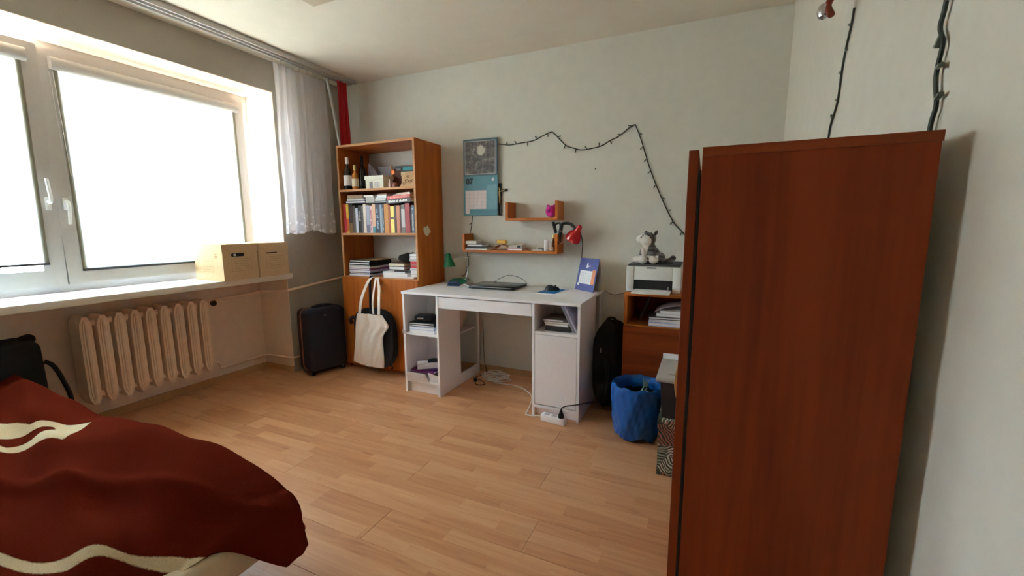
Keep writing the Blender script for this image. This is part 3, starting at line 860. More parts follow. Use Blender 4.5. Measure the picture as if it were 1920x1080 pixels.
B().lathe([(0.024, 0), (0.024, 0.004), (0.018, 0.006)], 18, (-0.02, -0.016, 0.145), (PI / 2, 0, 0)).out('copper_clasp', mat('copper', rgb(176, 96, 60), 0.35, metal=1.0), lp)
B().ab((0.01, -0.02, 0.155), (0.07, 0.0, 0.178), 0.004).out('flap_buckle', m_grey, lp)
jr = thing('glass_jar', 'little jar with a pale pump top in front of the leather pouch', 'jar', (0.085, -0.30, ZA))
B().lathe([(0.018, 0), (0.02, 0.004), (0.02, 0.038), (0.016, 0.044)], 16, (0.012, 0.01, 0)).out('jar_body', mat('rosy_glass', rgb(150, 104, 96), 0.2), jr)
B().lathe([(0.011, 0), (0.012, 0.004), (0.012, 0.034), (0.008, 0.042), (0.005, 0.05), (0.005, 0.068)], 14, (-0.016, -0.012, 0)).out('small_vial', mat('pale_pink_plastic', rgb(226, 196, 190), 0.4), jr)
tb_ = thing('tan_holder', 'slanted tan cardboard holder with dark swirl drawing', 'holder', (0.225, -0.30, ZA), (0, 0, 0))
B().prism([(-0.07, 0), (0.05, 0), (0.082, 0.03), (0.082, 0.115), (-0.005, 0.115)], 0.05, (PI / 2, 0, 0), (0, 0.05, 0)).out('holder_body', mat('tan_card', rgb(196, 156, 112), 0.7, 0.06), tb_, 0)
sw = B()
for cx, cz, r in ((0.0, 0.05, 0.014), (0.03, 0.045, 0.012), (0.055, 0.05, 0.010), (0.015, 0.082, 0.010), (-0.025, 0.03, 0.01)):
    sw.tube([(cx + r * math.cos(a * PI / 6), -0.001, cz + r * 0.8 * math.sin(a * PI / 6)) for a in range(12)], 0.0014, 5, closed=True)
so = sw.out('swirl_drawing', mat('brown_ink', rgb(60, 40, 30), 0.6), tb_); so['kind'] = 'stuff'
G3 = 'books stacked at the back of the top shelf'
cb = thing('cardboard_crate', 'tan cardboard box at the back of the top shelf', 'box', (0.19, -0.19, ZA))
B().ab((-0.10, 0, 0), (0.14, 0.15, 0.135)).out('box_body', m_card, cb, 0)
B().ab((-0.103, -0.003, 0.105), (0.143, 0.153, 0.1365)).out('lid', m_card, cb, 0)
zc = ZA + 0.137
lie('dark green book lying on the tan cardboard box', 0.21, -0.19, zc, 0.014, 0.24, 0.14, (46, 84, 78), group=G3)
lie('bright teal book lying above the dark green one', 0.215, -0.188, zc + 0.0146, 0.022, 0.225, 0.14, (20, 150, 168), group=G3)
lie('long black book lying across the teal book', 0.155, -0.182, zc + 0.0372, 0.014, 0.27, 0.13, (36, 40, 40), -0.02, -0.0, group=G3)
lie('peach spined paperback topping the stack on the tan box', 0.265, -0.185, zc + 0.0518, 0.014, 0.13, 0.12, (220, 160, 130), 0.0, 0, group=G3)

# lower open shelf
ZC = 0.8032
G4 = 'folders piled on the low bookcase shelf'
def slab(label, x, y, z, L, d, w, m, rz=0, cat='folder', group=G4, name='folder', pages=True):
    f = thing(name, label, cat, (x, y, z), (0, 0, rz), group)
    B().ab((-L / 2, 0, 0), (L / 2, d, w * 0.22)).ab((-L / 2, 0, w * 0.78), (L / 2, d, w)).ab((L / 2 - 0.002, 0, w * 0.22), (L / 2, d, w * 0.78)).out('folder_cover', m, f, 0)
    B().ab((-L / 2 + 0.004, 0.002, w * 0.22 + 0.0002), (L / 2 - 0.003, d - 0.004, w * 0.78 - 0.0002)).out('paper_sheets', m_paper, f, 0)
    return f
m_plum = mat('plum_card', rgb(120, 60, 110), 0.6)
m_ltblue = mat('pale_blue_card', rgb(196, 206, 236), 0.6)
m_nav = mat('navy_card', rgb(30, 34, 62), 0.5)
zz = ZC
for i, (lab, w_, m_, L_, dx) in enumerate((
        ('white paper folder at the bottom of the folder pile', 0.016, m_ltblue, 0.232, 0.0),
        ('navy folder just above the bottom white one', 0.012, m_nav, 0.225, 0.004),
        ('pale blue folder stuffed with paper in the pile', 0.02, m_ltblue, 0.23, -0.002),
        ('plum purple folder in the middle of the pile', 0.016, m_plum, 0.232, 0.003),
        ('white cardboard folder above the plum one', 0.014, m_paper, 0.228, 0.0),
        ('dark blue folder near the top of the pile', 0.012, m_nav, 0.235, -0.003),
        ('thick black binder near the top of the pile', 0.022, m_black, 0.228, 0.004),
        ('black folder with white sheets topping the pile', 0.018, m_black, 0.222, 0.006))):
    slab(lab, -0.276 + dx, -0.345 + 0.004 * (i % 3), zz + 0.0004, L_, 0.27, w_, m_, 0.02 * ((i % 3) - 1))
    zz += w_ + 0.0006
bf = thing('envelope', 'large brown paper envelope lying on the folder pile', 'envelope', (-0.235, -0.30, zz + 0.0004), (0, 0, -0.1))
B().ab((-0.10, 0, 0), (0.13, 0.22, 0.003)).out('paper', mat('kraft_paper', rgb(168, 140, 98), 0.8), bf, 0)
B().prism([(-0.098, 0.0), (0.128, 0.0), (0.015, 0.09)], 0.0008, None, (0, 0.001, 0.0031)).out('flap', mat('kraft_paper', None), bf, 0)
G5 = 'magazines and books piled beside the folders'
zz = ZC
for lab, w_, L_, d_, x_, c_, rz in (
        ('wide white magazine at the base of the second pile', 0.014, 0.30, 0.25, 0.145, (226, 222, 226), 0.02),
        ('white journal with grey edges in the second pile', 0.026, 0.25, 0.24, 0.11, (206, 204, 210), -0.03),
        ('thin white leaflet under the dark books', 0.008, 0.22, 0.22, 0.10, (232, 232, 238), 0.02)):
    lie(lab, x_, -0.352, zz + 0.0004, w_, L_, d_, c_, rz, soft=True, pages_front=True, group=G5)
    zz += w_ + 0.0008
lie('small dark brown notebook on the magazines', 0.165, -0.345, zz + 0.0004, 0.014, 0.12, 0.15, (62, 44, 46), 0.06, group=G5)
zz += 0.0148
lie('brown hardback with pale pages on the second pile', 0.115, -0.335, zz + 0.0004, 0.026, 0.155, 0.18, (84, 62, 58), 0.0, pages_front=True, group=G5)
lie('upper brown hardback with cream pages under the black pouch', 0.112, -0.333, zz + 0.0272, 0.026, 0.155, 0.18, (88, 66, 60), 0.015, pages_front=True, pages=m_cream, group=G5)
zz += 0.054
cp = thing('fabric_pouch', 'soft black fabric pouch lying on the brown hardbacks', 'pouch', (0.145, -0.23, zz))
def blob(u, v):
    th = u * 2 * PI; ph = (v - 0.5) * PI
    r = 1 + 0.08 * math.sin(3 * th + 1) * math.cos(ph) + 0.06 * math.sin(5 * ph + th)
    return (0.085 * r * math.cos(th) * math.cos(ph), 0.06 * r * math.sin(th) * math.cos(ph), 0.038 + 0.038 * math.sin(ph) * (1 + 0.15 * math.cos(th)))
B().grid(blob, 24, 12).out('pouch_body', m_blackf, cp)
B().tube(smooth_path([(0.05, -0.03, 0.06), (0.07, -0.02, 0.078), (0.09, -0.01, 0.07)], 4), 0.008, 8).out('pull_tab', m_blackf, cp)
G6 = 'small boxes stacked against the bookcase panel'
zz = ZC + 0.0152
for lab, c_, w_, L_ in (('white carton at the foot of the narrow stack by the panel', (226, 224, 228), 0.05, 0.06),
                        ('grey white carton above the foot of the narrow stack', (210, 206, 212), 0.02, 0.075),
                        ('coral red carton in the narrow stack by the panel', (206, 62, 70), 0.052, 0.062),
                        ('pale grey carton above the coral red one', (200, 200, 206), 0.022, 0.08),
                        ('white carton topping the narrow stack by the panel', (234, 234, 238), 0.036, 0.072)):
    q_ = thing('small_carton', lab, 'box', (0.30, -0.35, zz + 0.0004), (0, 0, 0), G6)
    cm_ = mat('carton_%d_%d_%d' % c_, rgb(*c_), 0.6)
    B().ab((-L_ / 2, 0, 0), (L_ / 2, 0.06, w_), 0.001, 1).out('carton_body', cm_, q_, 0)
    B().ab((-L_ / 2 + 0.002, -0.0008, w_ * 0.44), (L_ / 2 - 0.002, -0.0001, w_ * 0.52)).out('flap_seam', m_grey, q_, 0)
    zz += w_ + 0.0006
# ------------------------------------------------------------------ wall: calendar, cross, string lights
def picture_material():
    m = bpy.data.materials.new('grey_picture_print'); m.use_nodes = True
    n, l = m.node_tree.nodes, m.node_tree.links
    p = n['Principled BSDF']; p.inputs['Roughness'].default_value = 0.45
    tc = n.new('ShaderNodeTexCoord')
    mp = n.new('ShaderNodeMapping'); mp.inputs['Scale'].default_value = (24, 1, 20)
    l.new(tc.outputs['Object'], mp.inputs['Vector'])
    nz = n.new('ShaderNodeTexNoise'); nz.inputs['Scale'].default_value = 1.0; nz.inputs['Detail'].default_value = 7; nz.inputs['Roughness'].default_value = 0.7
    l.new(mp.outputs[0], nz.inputs['Vector'])
    ds = n.new('ShaderNodeVectorMath'); ds.operation = 'DISTANCE'; ds.inputs[1].default_value = (0.010, -0.013, 0.205)
    l.new(tc.outputs['Object'], ds.inputs[0])
    mo = n.new('ShaderNodeMapRange'); mo.inputs['From Min'].default_value = 0.045; mo.inputs['From Max'].default_value = 0.028
    mo.inputs['To Max'].default_value = 0.32
    l.new(ds.outputs['Value'], mo.inputs['Value'])
    ad = n.new('ShaderNodeMath'); ad.operation = 'ADD'; l.new(nz.outputs['Fac'], ad.inputs[0]); l.new(mo.outputs[0], ad.inputs[1])
    rp = n.new('ShaderNodeValToRGB')
    rp.color_ramp.elements[0].position = 0.43; rp.color_ramp.elements[0].color = rgb(62, 56, 56)
    rp.color_ramp.elements[1].position = 0.78; rp.color_ramp.elements[1].color = rgb(214, 210, 200)
    q = rp.color_ramp.elements.new(0.55); q.color = rgb(112, 104, 102)
    l.new(ad.outputs[0], rp.inputs[0]); l.new(rp.outputs[0], p.inputs['Base Color'])
    return m
cal = thing('wall_calendar', 'tall teal wall calendar with a grey picture above the month grid', 'calendar', (0.737, -0.0235, 1.60), (0, 0.012, 0))
B().ab((-0.152, -0.012, 0.012), (0.150, -0.0015, 0.293), 0.001, 1).out('upper_board', mat('slate_card', rgb(84, 110, 122), 0.6), cal, 0)
B().ab((-0.137, -0.0133, 0.022), (0.136, -0.0121, 0.277)).out('picture_border', m_lgrey, cal, 0)
B().ab((-0.132, -0.0140, 0.027), (0.131, -0.0134, 0.272)).out('picture', picture_material(), cal, 0, 'grey forest picture with a pale round moon')
B().ab((-0.154, -0.010, -0.298), (0.154, -0.0015, 0.0115), 0.001, 1).out('month_sheet', m_teal, cal, 0)
B().tube([(-0.152, -0.007, 0.0118), (0.152, -0.007, 0.0118)], 0.0028, 6).out('binding', m_dgrey, cal)
text_mesh('month_number', '07', 0.062, m_black, cal, (-0.098, -0.0108, -0.033), (PI / 2, 0, 0), 0.0004, bold=0.0025)
B().prism([(-0.008, -0.012), (0.008, -0.012), (0.010, 0.008), (0.004, 0.004), (0.008, 0.018), (-0.004, 0.010), (-0.01, 0.004)], 0.0006, (PI / 2, 0, 0), (0.112, -0.0102, -0.02)).out('white_emblem', m_paper, cal, 0)
gd = B().ab((-0.136, -0.0108, -0.248), (0.054, -0.0102, -0.102)).ab((-0.136, -0.0108, -0.285), (-0.098, -0.0102, -0.2481))
gr = gd.out('date_grid', mat('grid_paper', rgb(226, 214, 214), 0.7), cal, 0)
ln = B()
for k in range(1, 6):
    x = -0.136 + k * 0.19 / 5 if k < 5 else -0.098
    ln.ab((x - 0.0006, -0.0112, -0.247), (x + 0.0006, -0.01085, -0.103))
for k in range(1, 5):
    z = -0.102 - k * 0.0292
    ln.ab((-0.135, -0.0112, z - 0.0005), (0.053, -0.01085, z + 0.0005))
lo = ln.out('grid_lines', mat('grid_line', rgb(180, 170, 176), 0.7), gr, 0); lo['kind'] = 'stuff'
B().ab((0.058, -0.0106, -0.25), (0.15, -0.0102, -0.06)).out('light_patch', mat('pale_teal', rgb(118, 166, 184), 0.6), cal, 0)
cr = thing('crucifix', 'small dark wooden crucifix half hidden behind the wall calendar', 'crucifix', (0.898, 0, 1.494))
m_cross = mat('dark_cross_wood', rgb(50, 32, 24), 0.5, 0.1)
B().ab((-0.013, -0.0125, -0.195), (0.013, -0.0008, 0.055)).out('upright', m_cross, cr, 0)
B().ab((0.0131, -0.0125, -0.011), (0.062, -0.0008, 0.011)).ab((-0.062, -0.0125, -0.011), (-0.0131, -0.0008, 0.011)).out('crossbar', m_cross, cr, 0)
fg = B().tube([(0, -0.02, 0.012), (0, -0.02, -0.03), (0.004, -0.021, -0.06), (0.0, -0.02, -0.10)], [0.004, 0.008, 0.006, 0.0035], 8)
fg.tube([(-0.05, -0.018, 0.004), (-0.02, -0.02, -0.008), (0, -0.02, -0.012), (0.02, -0.02, -0.008), (0.05, -0.018, 0.004)], [0.002, 0.003, 0.004, 0.003, 0.002], 6)
fg.ball((0, -0.021, 0.016), 0.007, None, 10, 8)
fg.out('figure', mat('pale_brass', None), cr)

m_wire = mat('dark_green_wire', rgb(44, 48, 38), 0.6)
m_bulb = mat('clear_bulb', rgb(96, 100, 86), 0.3)
def string_lights(label, pts, r, step, plane, seed, length=0.026, wob=0.004):
    g = thing('string_lights', label, 'string lights', pts[0])
    base = Vector(pts[0])
    path = smooth_path([Vector(p) - base for p in pts], 10)
    rr = random.Random(seed)
    B().tube(path, r, 6).out('cord', m_wire, g)
    acc = 0.02
    for a, b in zip(path, path[1:]):
        acc += (b - a).length
        if acc >= step:
            acc = 0
            t_ = (b - a).normalized()
            if plane == 'y':
                nrm = Vector((t_.z, 0, -t_.x)) * rr.choice((-1, 1))
                d_ = (nrm + Vector((0, 0, -0.7)) + t_ * rr.uniform(-.3, .3)).normalized()
                off = Vector((0, -0.003, 0))
            else:
                nrm = Vector((0, t_.z, -t_.y)) * rr.choice((-1, 1))
                d_ = (nrm + t_ * rr.uniform(-.4, .4)).normalized()
                off = Vector((-0.002, 0, 0))
            e_ = b + off + d_ * length
            B().tube([b, b + (off + d_ * length) * 0.5, e_], [r * 1.1, r * 1.15, r * 1.3], 6).out('bulb', m_bulb, g)
    return g
string_lights('dark string lights draped across the wall from the calendar towards the wardrobe',
    [(0.88, -0.006, 1.847), (0.98, -0.006, 1.831), (1.08, -0.006, 1.838), (1.177, -0.006, 1.846), (1.26, -0.006, 1.878), (1.316, -0.006, 1.894), (1.345, -0.006, 1.878), (1.427, -0.006, 1.795), (1.49, -0.006, 1.768), (1.546, -0.006, 1.752), (1.62, -0.006, 1.756), (1.687, -0.006, 1.768), (1.75, -0.006, 1.80), (1.807, -0.006, 1.822), (1.87, -0.006, 1.868), (1.912, -0.006, 1.888), (1.925, -0.006, 1.868), (1.961, -0.006, 1.776), (2.028, -0.006, 1.58), (2.103, -0.006, 1.402), (2.185, -0.006, 1.241), (2.273, -0.006, 1.142), (2.40, -0.006, 1.0)],
    0.0032, 0.082, 'y', 3)
string_lights('dark wire with little bulbs hanging from under the wall calendar to the desk',
    [(0.648, -0.006, 1.32), (0.63, -0.006, 1.20), (0.617, -0.006, 1.147), (0.59, -0.006, 1.0), (0.60, -0.006, 0.94), (0.597, -0.006, 0.885), (0.57, -0.006, 0.83), (0.552, -0.006, 0.79), (0.62, -0.03, 0.778), (0.66, -0.05, 0.764)], 0.003, 0.085, 'y', 5)
XW = 2.7787
string_lights('thin dark light string hanging on the wall above the wardrobe middle',
    [(XW, -1.294, 1.896), (XW, -1.281, 1.854), (XW, -1.241, 1.788), (XW, -1.217, 1.72), (XW, -1.202, 1.637), (XW, -1.137, 1.571), (XW, -1.123, 1.531), (XW, -1.09, 1.40), (XW, -1.08, 1.25)], 0.0034, 0.07, 'x', 8, 0.02)
string_lights('thicker twisted light string hanging on the wall at the wardrobe edge',
    [(XW - .004, -1.952, 1.75), (XW - .004, -1.951, 1.631), (XW - .004, -1.940, 1.588), (XW - .004, -1.960, 1.553), (XW - .004, -1.950, 1.508), (XW - .004, -1.953, 1.479), (XW - .004, -1.966, 1.439), (XW - .004, -1.953, 1.402), (XW - .004, -1.95, 1.30)], 0.0042, 0.062, 'x', 12, 0.022)
wl_ = thing('wall_lamp', 'small chrome wall lamp with a reddish wooden arm', 'wall lamp', (WR, -1.30, 1.99))
B().lathe([(0.035, 0), (0.035, 0.012), (0.02, 0.018)], 18, (0, 0, 0), (0, -PI / 2, 0)).out('wall_plate', m_steel, wl_)
B().tube(smooth_path([(-0.015, -0.0, -0.0), (-0.05, 0.0, -0.03), (-0.075, 0.005, -0.07), (-0.07, -0.025, -0.115)], 5), 0.010, 10).out('arm', mat('reddish_wood', rgb(120, 40, 20), 0.4), wl_)
B().lathe([(0.008, 0), (0.016, -0.008), (0.019, -0.025), (0.015, -0.04), (0.003, -0.048)], 16, (-0.085, 0.01, -0.065)).out('chrome_cup', m_steel, wl_)
cl = thing('ceiling_lamp', 'pale flat ceiling lamp at the top of the room', 'ceiling lamp', (0.50, -1.35, 2.34))
B().ab((-0.02, -0.2, -0.0), (0.16, 0.02, 0.016), 0.003).out('shade_panel', mat('lamp_cream', rgb(206, 190, 168), 0.6), cl)
B().tube([(0.07, -0.09, 0.016), (0.07, -0.09, 0.12)], 0.008, 8).out('stem', m_steel, cl)
B().lathe([(0.05, 0.12), (0.05, 0.132)], 20, (0.07, -0.09, 0)).out('ceiling_rose', m_pvc, cl)

# ------------------------------------------------------------------ things on the wall shelves
pk = thing('plush_toy', 'round magenta pink plush toy on the short wall shelf', 'plush toy', (1.352, -0.085, 1.2745))
m_pink = mat('magenta_plush', rgb(198, 26, 142), 0.95, 0.12, 120, 0.3, sheen=0.6)
B().ball((0, 0, 0.045), (0.045, 0.042, 0.045)).out('body', m_pink, pk)
for sx in (-1, 1):
    B().ball((sx * 0.024, -0.004, 0.083), (0.014, 0.010, 0.012), None, 10, 8).out('ear', m_pink, pk)
B().ball((0.01, -0.038, 0.02), (0.02, 0.012, 0.014), None, 10, 8).out('foot', m_pink, pk)
B().ball((-0.008, -0.040, 0.05), (0.012, 0.008, 0.009), None, 10, 8).out('snout', mat('deep_pink', rgb(170, 20, 120), 0.9), pk)
ZS = 1.0325
G7 = 'booklets on the long wall shelf'
lie('thin white booklet lying at the bottom on the long wall shelf', 0.752, -0.150, ZS, 0.010, 0.19, 0.12, (226, 224, 224), 0.0, pages_front=True, group=G7, soft=True)
lie('black covered notebook lying on the white booklet', 0.758, -0.146, ZS + 0.0107, 0.016, 0.175, 0.12, (34, 34, 38), 0.05, group=G7)
lie('grey white paged notebook in the pile at the shelf end', 0.735, -0.142, ZS + 0.0274, 0.014, 0.145, 0.11, (110, 106, 110), -0.06, pages_front=True, group=G7)
lie('small cream white box book topping the shelf pile', 0.70, -0.138, ZS + 0.0421, 0.026, 0.095, 0.09, (222, 214, 206), 0.04, group=G7)
tr = thing('crumpled_paper', 'light crumpled tan paper under the yellow case', 'paper', (0.985, -0.125, ZS))
def crum(u, v):
    return (-0.11 + 0.22 * u, 0.0 + 0.09 * v, 0.006 + 0.006 * math.sin(7 * u + 3 * v) ** 2 + 0.036 * math.exp(-((u - 0.36) / 0.24) ** 2))
B().grid(crum, 14, 6, 0.002).out('sheet', mat('tan_sheet', rgb(206, 170, 130), 0.7), tr)
yb_ = thing('yellow_case', 'little yellow case lying on tan paper', 'case', (0.955, -0.10, ZS + 0.0465), (0.0, 0.06, 0.2))
B().box((0, 0, 0.017), (0.075, 0.05, 0.03), None, 0.008, 3).out('case_body', mat('yellow_case', rgb(236, 190, 92), 0.5), yb_)
B().box((-0.041, 0, 0.018), (0.008, 0.02, 0.014), None, 0.003).out('clasp', mat('orange_clasp', rgb(196, 120, 40), 0.5), yb_)
lie('red edged white card box lying on the long wall shelf', 1.085, -0.150, ZS + 0.0004, 0.016, 0.12, 0.11, (204, 66, 54), 0.02, pages_front=True, group=G7)
gb_ = thing('gift_box', 'grey and red wedge shaped box in the middle of the long shelf', 'box', (1.085, -0.148, ZS + 0.0169), (0, 0, 0.02))
B().prism([(-0.055, 0), (0.062, 0), (0.05, 0.024), (-0.045, 0.026)], 0.10, (PI / 2, 0, 0), (0, 0.10, 0)).out('box_body', mat('box_grey', rgb(196, 186, 176), 0.6), gb_, 0)
B().ab((0.02, -0.0008, 0.002), (0.048, -0.0001, 0.022)).out('dark_side_label', m_dgrey, gb_, 0)
cd_ = thing('card_stack', 'pale flat cards lying near the white roll', 'cards', (1.255, -0.14, ZS))
for k in range(3):
    B().box((0.002 * k, 0.035, 0.0015 + 0.0032 * k), (0.085, 0.06, 0.003), (0, 0, 0.05 * k)).out('card', m_cream if k % 2 else m_paper, cd_, 0)
pn = B().box((0, 0, 0.0055), (0.05, 0.011, 0.011), None, 0.003)
pn_o = thing('usb_stick', 'small black stick lying on the pale cards', 'usb stick', (1.284, -0.12, ZS + 0.0114), (0, 0.12, -0.3))
pn.out('stick_body', m_blackp, pn_o)
B().box((-0.031, 0, 0.0055), (0.012, 0.008, 0.005)).out('plug', m_steel, pn_o, 0)
rl_ = thing('candle', 'tall white cylinder standing at the end of the long shelf', 'candle', (1.330, -0.125, ZS))
B().lathe([(0.0165, 0), (0.018, 0.002), (0.018, 0.078), (0.016, 0.081)], 18).out('cylinder', m_paper, rl_)
B().tube([(0, 0, 0.081), (0.001, 0, 0.09)], 0.0012, 5).out('wick', m_dgrey, rl_)
for lab, x, y, h, r, m_ in (('slim brown bottle behind the white cylinder', 1.372, -0.095, 0.118, 0.012, mat('brown_plastic', rgb(104, 62, 44), 0.35)),
                            ('pale wooden bottle beside the slim brown one', 1.365, -0.055, 0.10, 0.012, mat('pale_wood', None))):
    q_ = thing('small_bottle', lab, 'bottle', (x, y, ZS), (0, 0, 0), 'little bottles on the long shelf')
    B().lathe([(r, 0), (r, h * 0.55), (r * 0.5, h * 0.68), (r * 0.5, h * 0.8)], 14).out('bottle_body', m_, q_)
    B().lathe([(r * 0.6, h * 0.8), (r * 0.6, h)], 12).out('cap', m_brass, q_)
sh_ = thing('seashell', 'little cream shell on the shelf by the clip lamp', 'shell', (1.372, -0.132, ZS))
B().lathe([(0.003, 0), (0.014, 0.006), (0.016, 0.014), (0.010, 0.021), (0.011, 0.024), (0.004, 0.03)], 14).out('shell_body', m_cream, sh_)
B().tube([(0.012 * math.cos(a * .6), 0.012 * math.sin(a * .6), 0.008 + a * 0.0016) for a in range(14)], 0.0026, 6).out('whorl', mat('shell_tan', rgb(206, 180, 150), 0.5), sh_)

# clip lamp with a red shade
rlmp = thing('clip_lamp', 'red clip-on lamp with black jaws clamped to the long shelf', 'lamp', (1.411, -0.11, 1.158))
B().box((0.018, -0.002, 0.0), (0.022, 0.04, 0.15), (0, 0.16, 0), 0.006).out('clamp_jaw', m_blackp, rlmp)
B().box((-0.024, -0.002, 0.045), (0.016, 0.036, 0.085), (0, -0.28, 0), 0.005).out('clamp_jaw', m_blackp, rlmp)
B().tube(smooth_path([(-0.026, 0, 0.055), (-0.01, 0, 0.072), (0.012, 0, 0.078)], 4), 0.006, 8).out('spring', m_blackp, rlmp)
B().tube(smooth_path([(0.014, 0, 0.062), (0.045, 0, 0.075), (0.085, -0.005, 0.074), (0.115, -0.01, 0.058), (0.132, -0.015, 0.035)], 6), 0.0105, 12).out('gooseneck', m_blackp, rlmp)
B().tube(smooth_path([(0.022, -0.02, 0.03), (0.05, -0.024, -0.01), (0.045, -0.022, -0.06), (0.02, -0.02, -0.065), (0.012, -0.02, -0.02)], 5), 0.003, 6).out('pink_strap', mat('rosy_strap', rgb(176, 110, 104), 0.6), rlmp)
B().lathe([(0.015, 0.0), (0.02, -0.006), (0.021, -0.03), (0.026, -0.045), (0.046, -0.072), (0.055, -0.1), (0.056, -0.118), (0.053, -0.118), (0.052, -0.1), (0.043, -0.075), (0.022, -0.048), (0.012, -0.03)], 24, (0.168, -0.016, 0.052), (0.35, 0.62, 0), cap=False).out('lamp_shade', m_red, rlmp)
B().lathe([(0.004, 0.006), (0.016, 0.003), (0.019, -0.006)], 20, (0.168, -0.016, 0.052), (0.35, 0.62, 0)).out('shade_cap', m_red, rlmp)
B().lathe([(0.010, -0.04), (0.012, -0.05), (0.024, -0.075), (0.026, -0.09), (0.015, -0.105)], 16, (0.168, -0.016, 0.052), (0.35, 0.62, 0)).out('light_bulb', m_paper, rlmp)
B().tube(smooth_path([(0.165, -0.01, 0.03), (0.170, 0.05, -0.06), (0.158, 0.085, -0.16), (0.152, 0.10, -0.26), (0.150, 0.103, -0.395)], 5), 0.003, 6).out('power_cord', m_blackp, rlmp)

# ------------------------------------------------------------------ things on the desk
DT = DZ + 0.0003
lt = thing('laptop', 'closed black laptop lying on the white desk', 'laptop', (0.972, -0.21, DT), (0, 0, 0.03))
B().box((0, 0, 0.011), (0.375, 0.255, 0.014), None, 0.004).out('base', m_blackp, lt)
B().box((0, 0.002, 0.0215), (0.375, 0.25, 0.006), None, 0.0025).out('screen_lid', mat('glossy_black', rgb(24, 24, 28), 0.18, 0.03), lt)
B().box((-0.01, -0.1282, 0.0155), (0.34, 0.002, 0.004)).out('silver_trim', m_steel, lt, 0)
B().lathe([(0.014, 0), (0.014, 0.0006)], 20, (0.0, 0.0, 0.0246)).out('lid_emblem', m_steel, lt)
for sx in (-1, 1):
    for sy in (-1, 1):
        B().box((sx * 0.16, sy * 0.1, 0.002), (0.02, 0.012, 0.004)).out('rubber_foot', m_black, lt, 0)
lc = B().tube(smooth_path([(0.85, -0.075, DT + 0.012), (0.92, -0.06, DT + 0.05), (0.985, -0.05, DT + 0.075), (1.06, -0.052, DT + 0.068), (1.12, -0.06, DT + 0.045), (1.155, -0.07, DT + 0.022)], 6), 0.002, 6)
tag(lc.out('laptop_cable', m_dgrey, None), 'thin dark cable arching behind the closed laptop', 'cable')
mp_ = thing('mouse_pad', 'blue and white printed sheet under the black mouse', 'mouse pad', (1.412, -0.247, DT), (0, 0, -0.04))
B().box((0, 0, 0.0008), (0.175, 0.262, 0.0016)).out('sheet', m_paper, mp_, 0)
B().box((0.0, 0.004, 0.0018), (0.135, 0.225, 0.0004)).out('blue_print', mat('cyan_print', rgb(20, 122, 190), 0.5), mp_, 0)
ms = thing('computer_mouse', 'black computer mouse on the blue printed sheet', 'mouse', (1.405, -0.205, DT + 0.0022), (0, 0, -1.1))
def mouse_s(u, v):
    th = u * 2 * PI; ph = v * PI / 2
    return (0.031 * math.cos(th) * math.cos(ph) ** 0.6, 0.055 * math.sin(th) * math.cos(ph) ** 0.6, 0.034 * math.sin(ph) * (1 - 0.18 * math.sin(th)))
B().grid(mouse_s, 28, 10).out('shell', m_blackp, ms)
B().lathe([(0.006, -0.003), (0.0075, 0), (0.006, 0.003)], 14, (0, 0.022, 0.030), (0, PI / 2, 0)).out('scroll_wheel', m_dgrey, ms)
dc = thing('desk_calendar', 'blue and white desk calendar standing on the far end of the desk', 'calendar', (1.617, -0.135, DT), (0, 0, -0.62))
R90 = (PI / 2, 0, 0)
ang = 0.23
Rf = (PI / 2 - ang, 0, 0)
m_cblue = mat('calendar_blue', rgb(84, 92, 160), 0.5, 0.06, 20)
fp = B(); fp.ab((-0.1, -0.001, 0), (0.1, 0.001, 0.235)); fp._xf(fp.bm.verts, (-ang, 0, 0)); fp.out('front_sheet', m_cblue, dc, 0)
fb = B(); fb.ab((-0.1, -0.001, 0), (0.1, 0.001, 0.235)); fb._xf(fb.bm.verts, (ang, 0, 0), (0, 2 * 0.235 * math.sin(ang) + 0.003, 0)); fb.out('rear_sheet', m_cream, dc, 0)
def on_face(name, x0, x1, z0, z1, m_, parent=dc):
    k = B(); k.ab((x0, -0.0018, z0), (x1, -0.0011, z1)); k._xf(k.bm.verts, (-ang, 0, 0)); return k.out(name, m_, parent, 0)
gr2 = on_face('date_grid', -0.075, 0.055, 0.05, 0.145, m_paper)
on_face('side_column', 0.055, 0.088, 0.05, 0.155, mat('calendar_orange', rgb(240, 160, 120), 0.6))
on_face('corner_tab', -0.085, -0.066, 0.035, 0.052, m_paper)
k = B()
for i in range(1, 6):
    k.ab((-0.075 + i * 0.0217 - .0004, -0.0021, 0.051), (-0.075 + i * 0.0217 + .0004, -0.00185, 0.144))
for i in range(1, 5):
    k.ab((-0.0745, -0.0021, 0.05 + i * 0.019 - .0004), (0.0545, -0.0021 + .0003, 0.05 + i * 0.019 + .0004))
k._xf(k.bm.verts, (-ang, 0, 0)); q_ = k.out('grid_lines', mat('grid_line', None), gr2, 0); q_['kind'] = 'stuff'
k = B(); k.prism([(-0.02, 0.165), (0.0, 0.168), (0.012, 0.18), (-0.002, 0.184), (-0.006, 0.205), (-0.016, 0.196)], 0.0006, R90, (0, -0.0011, 0)); k._xf(k.bm.verts, (-ang, 0, 0)); k.out('white_emblem', m_paper, dc, 0)
k = B(); k.prism([(0.012, 0.175), (0.026, 0.178), (0.02, 0.188)], 0.0006, R90, (0, -0.0011, 0)); k._xf(k.bm.verts, (-ang, 0, 0)); k.out('orange_emblem', mat('calendar_orange', None), dc, 0)
for i in range(7):
    c0 = Vector((-0.084 + i * 0.028, 0.235 * math.sin(ang) + 0.001, 0.235 * math.cos(ang)))
    B().tube([c0 + Vector((0, 0.004 * math.cos(a * PI / 4), 0.004 * math.sin(a * PI / 4))) for a in range(8)], 0.0007, 5, closed=True).out('ring', m_dgrey, dc)
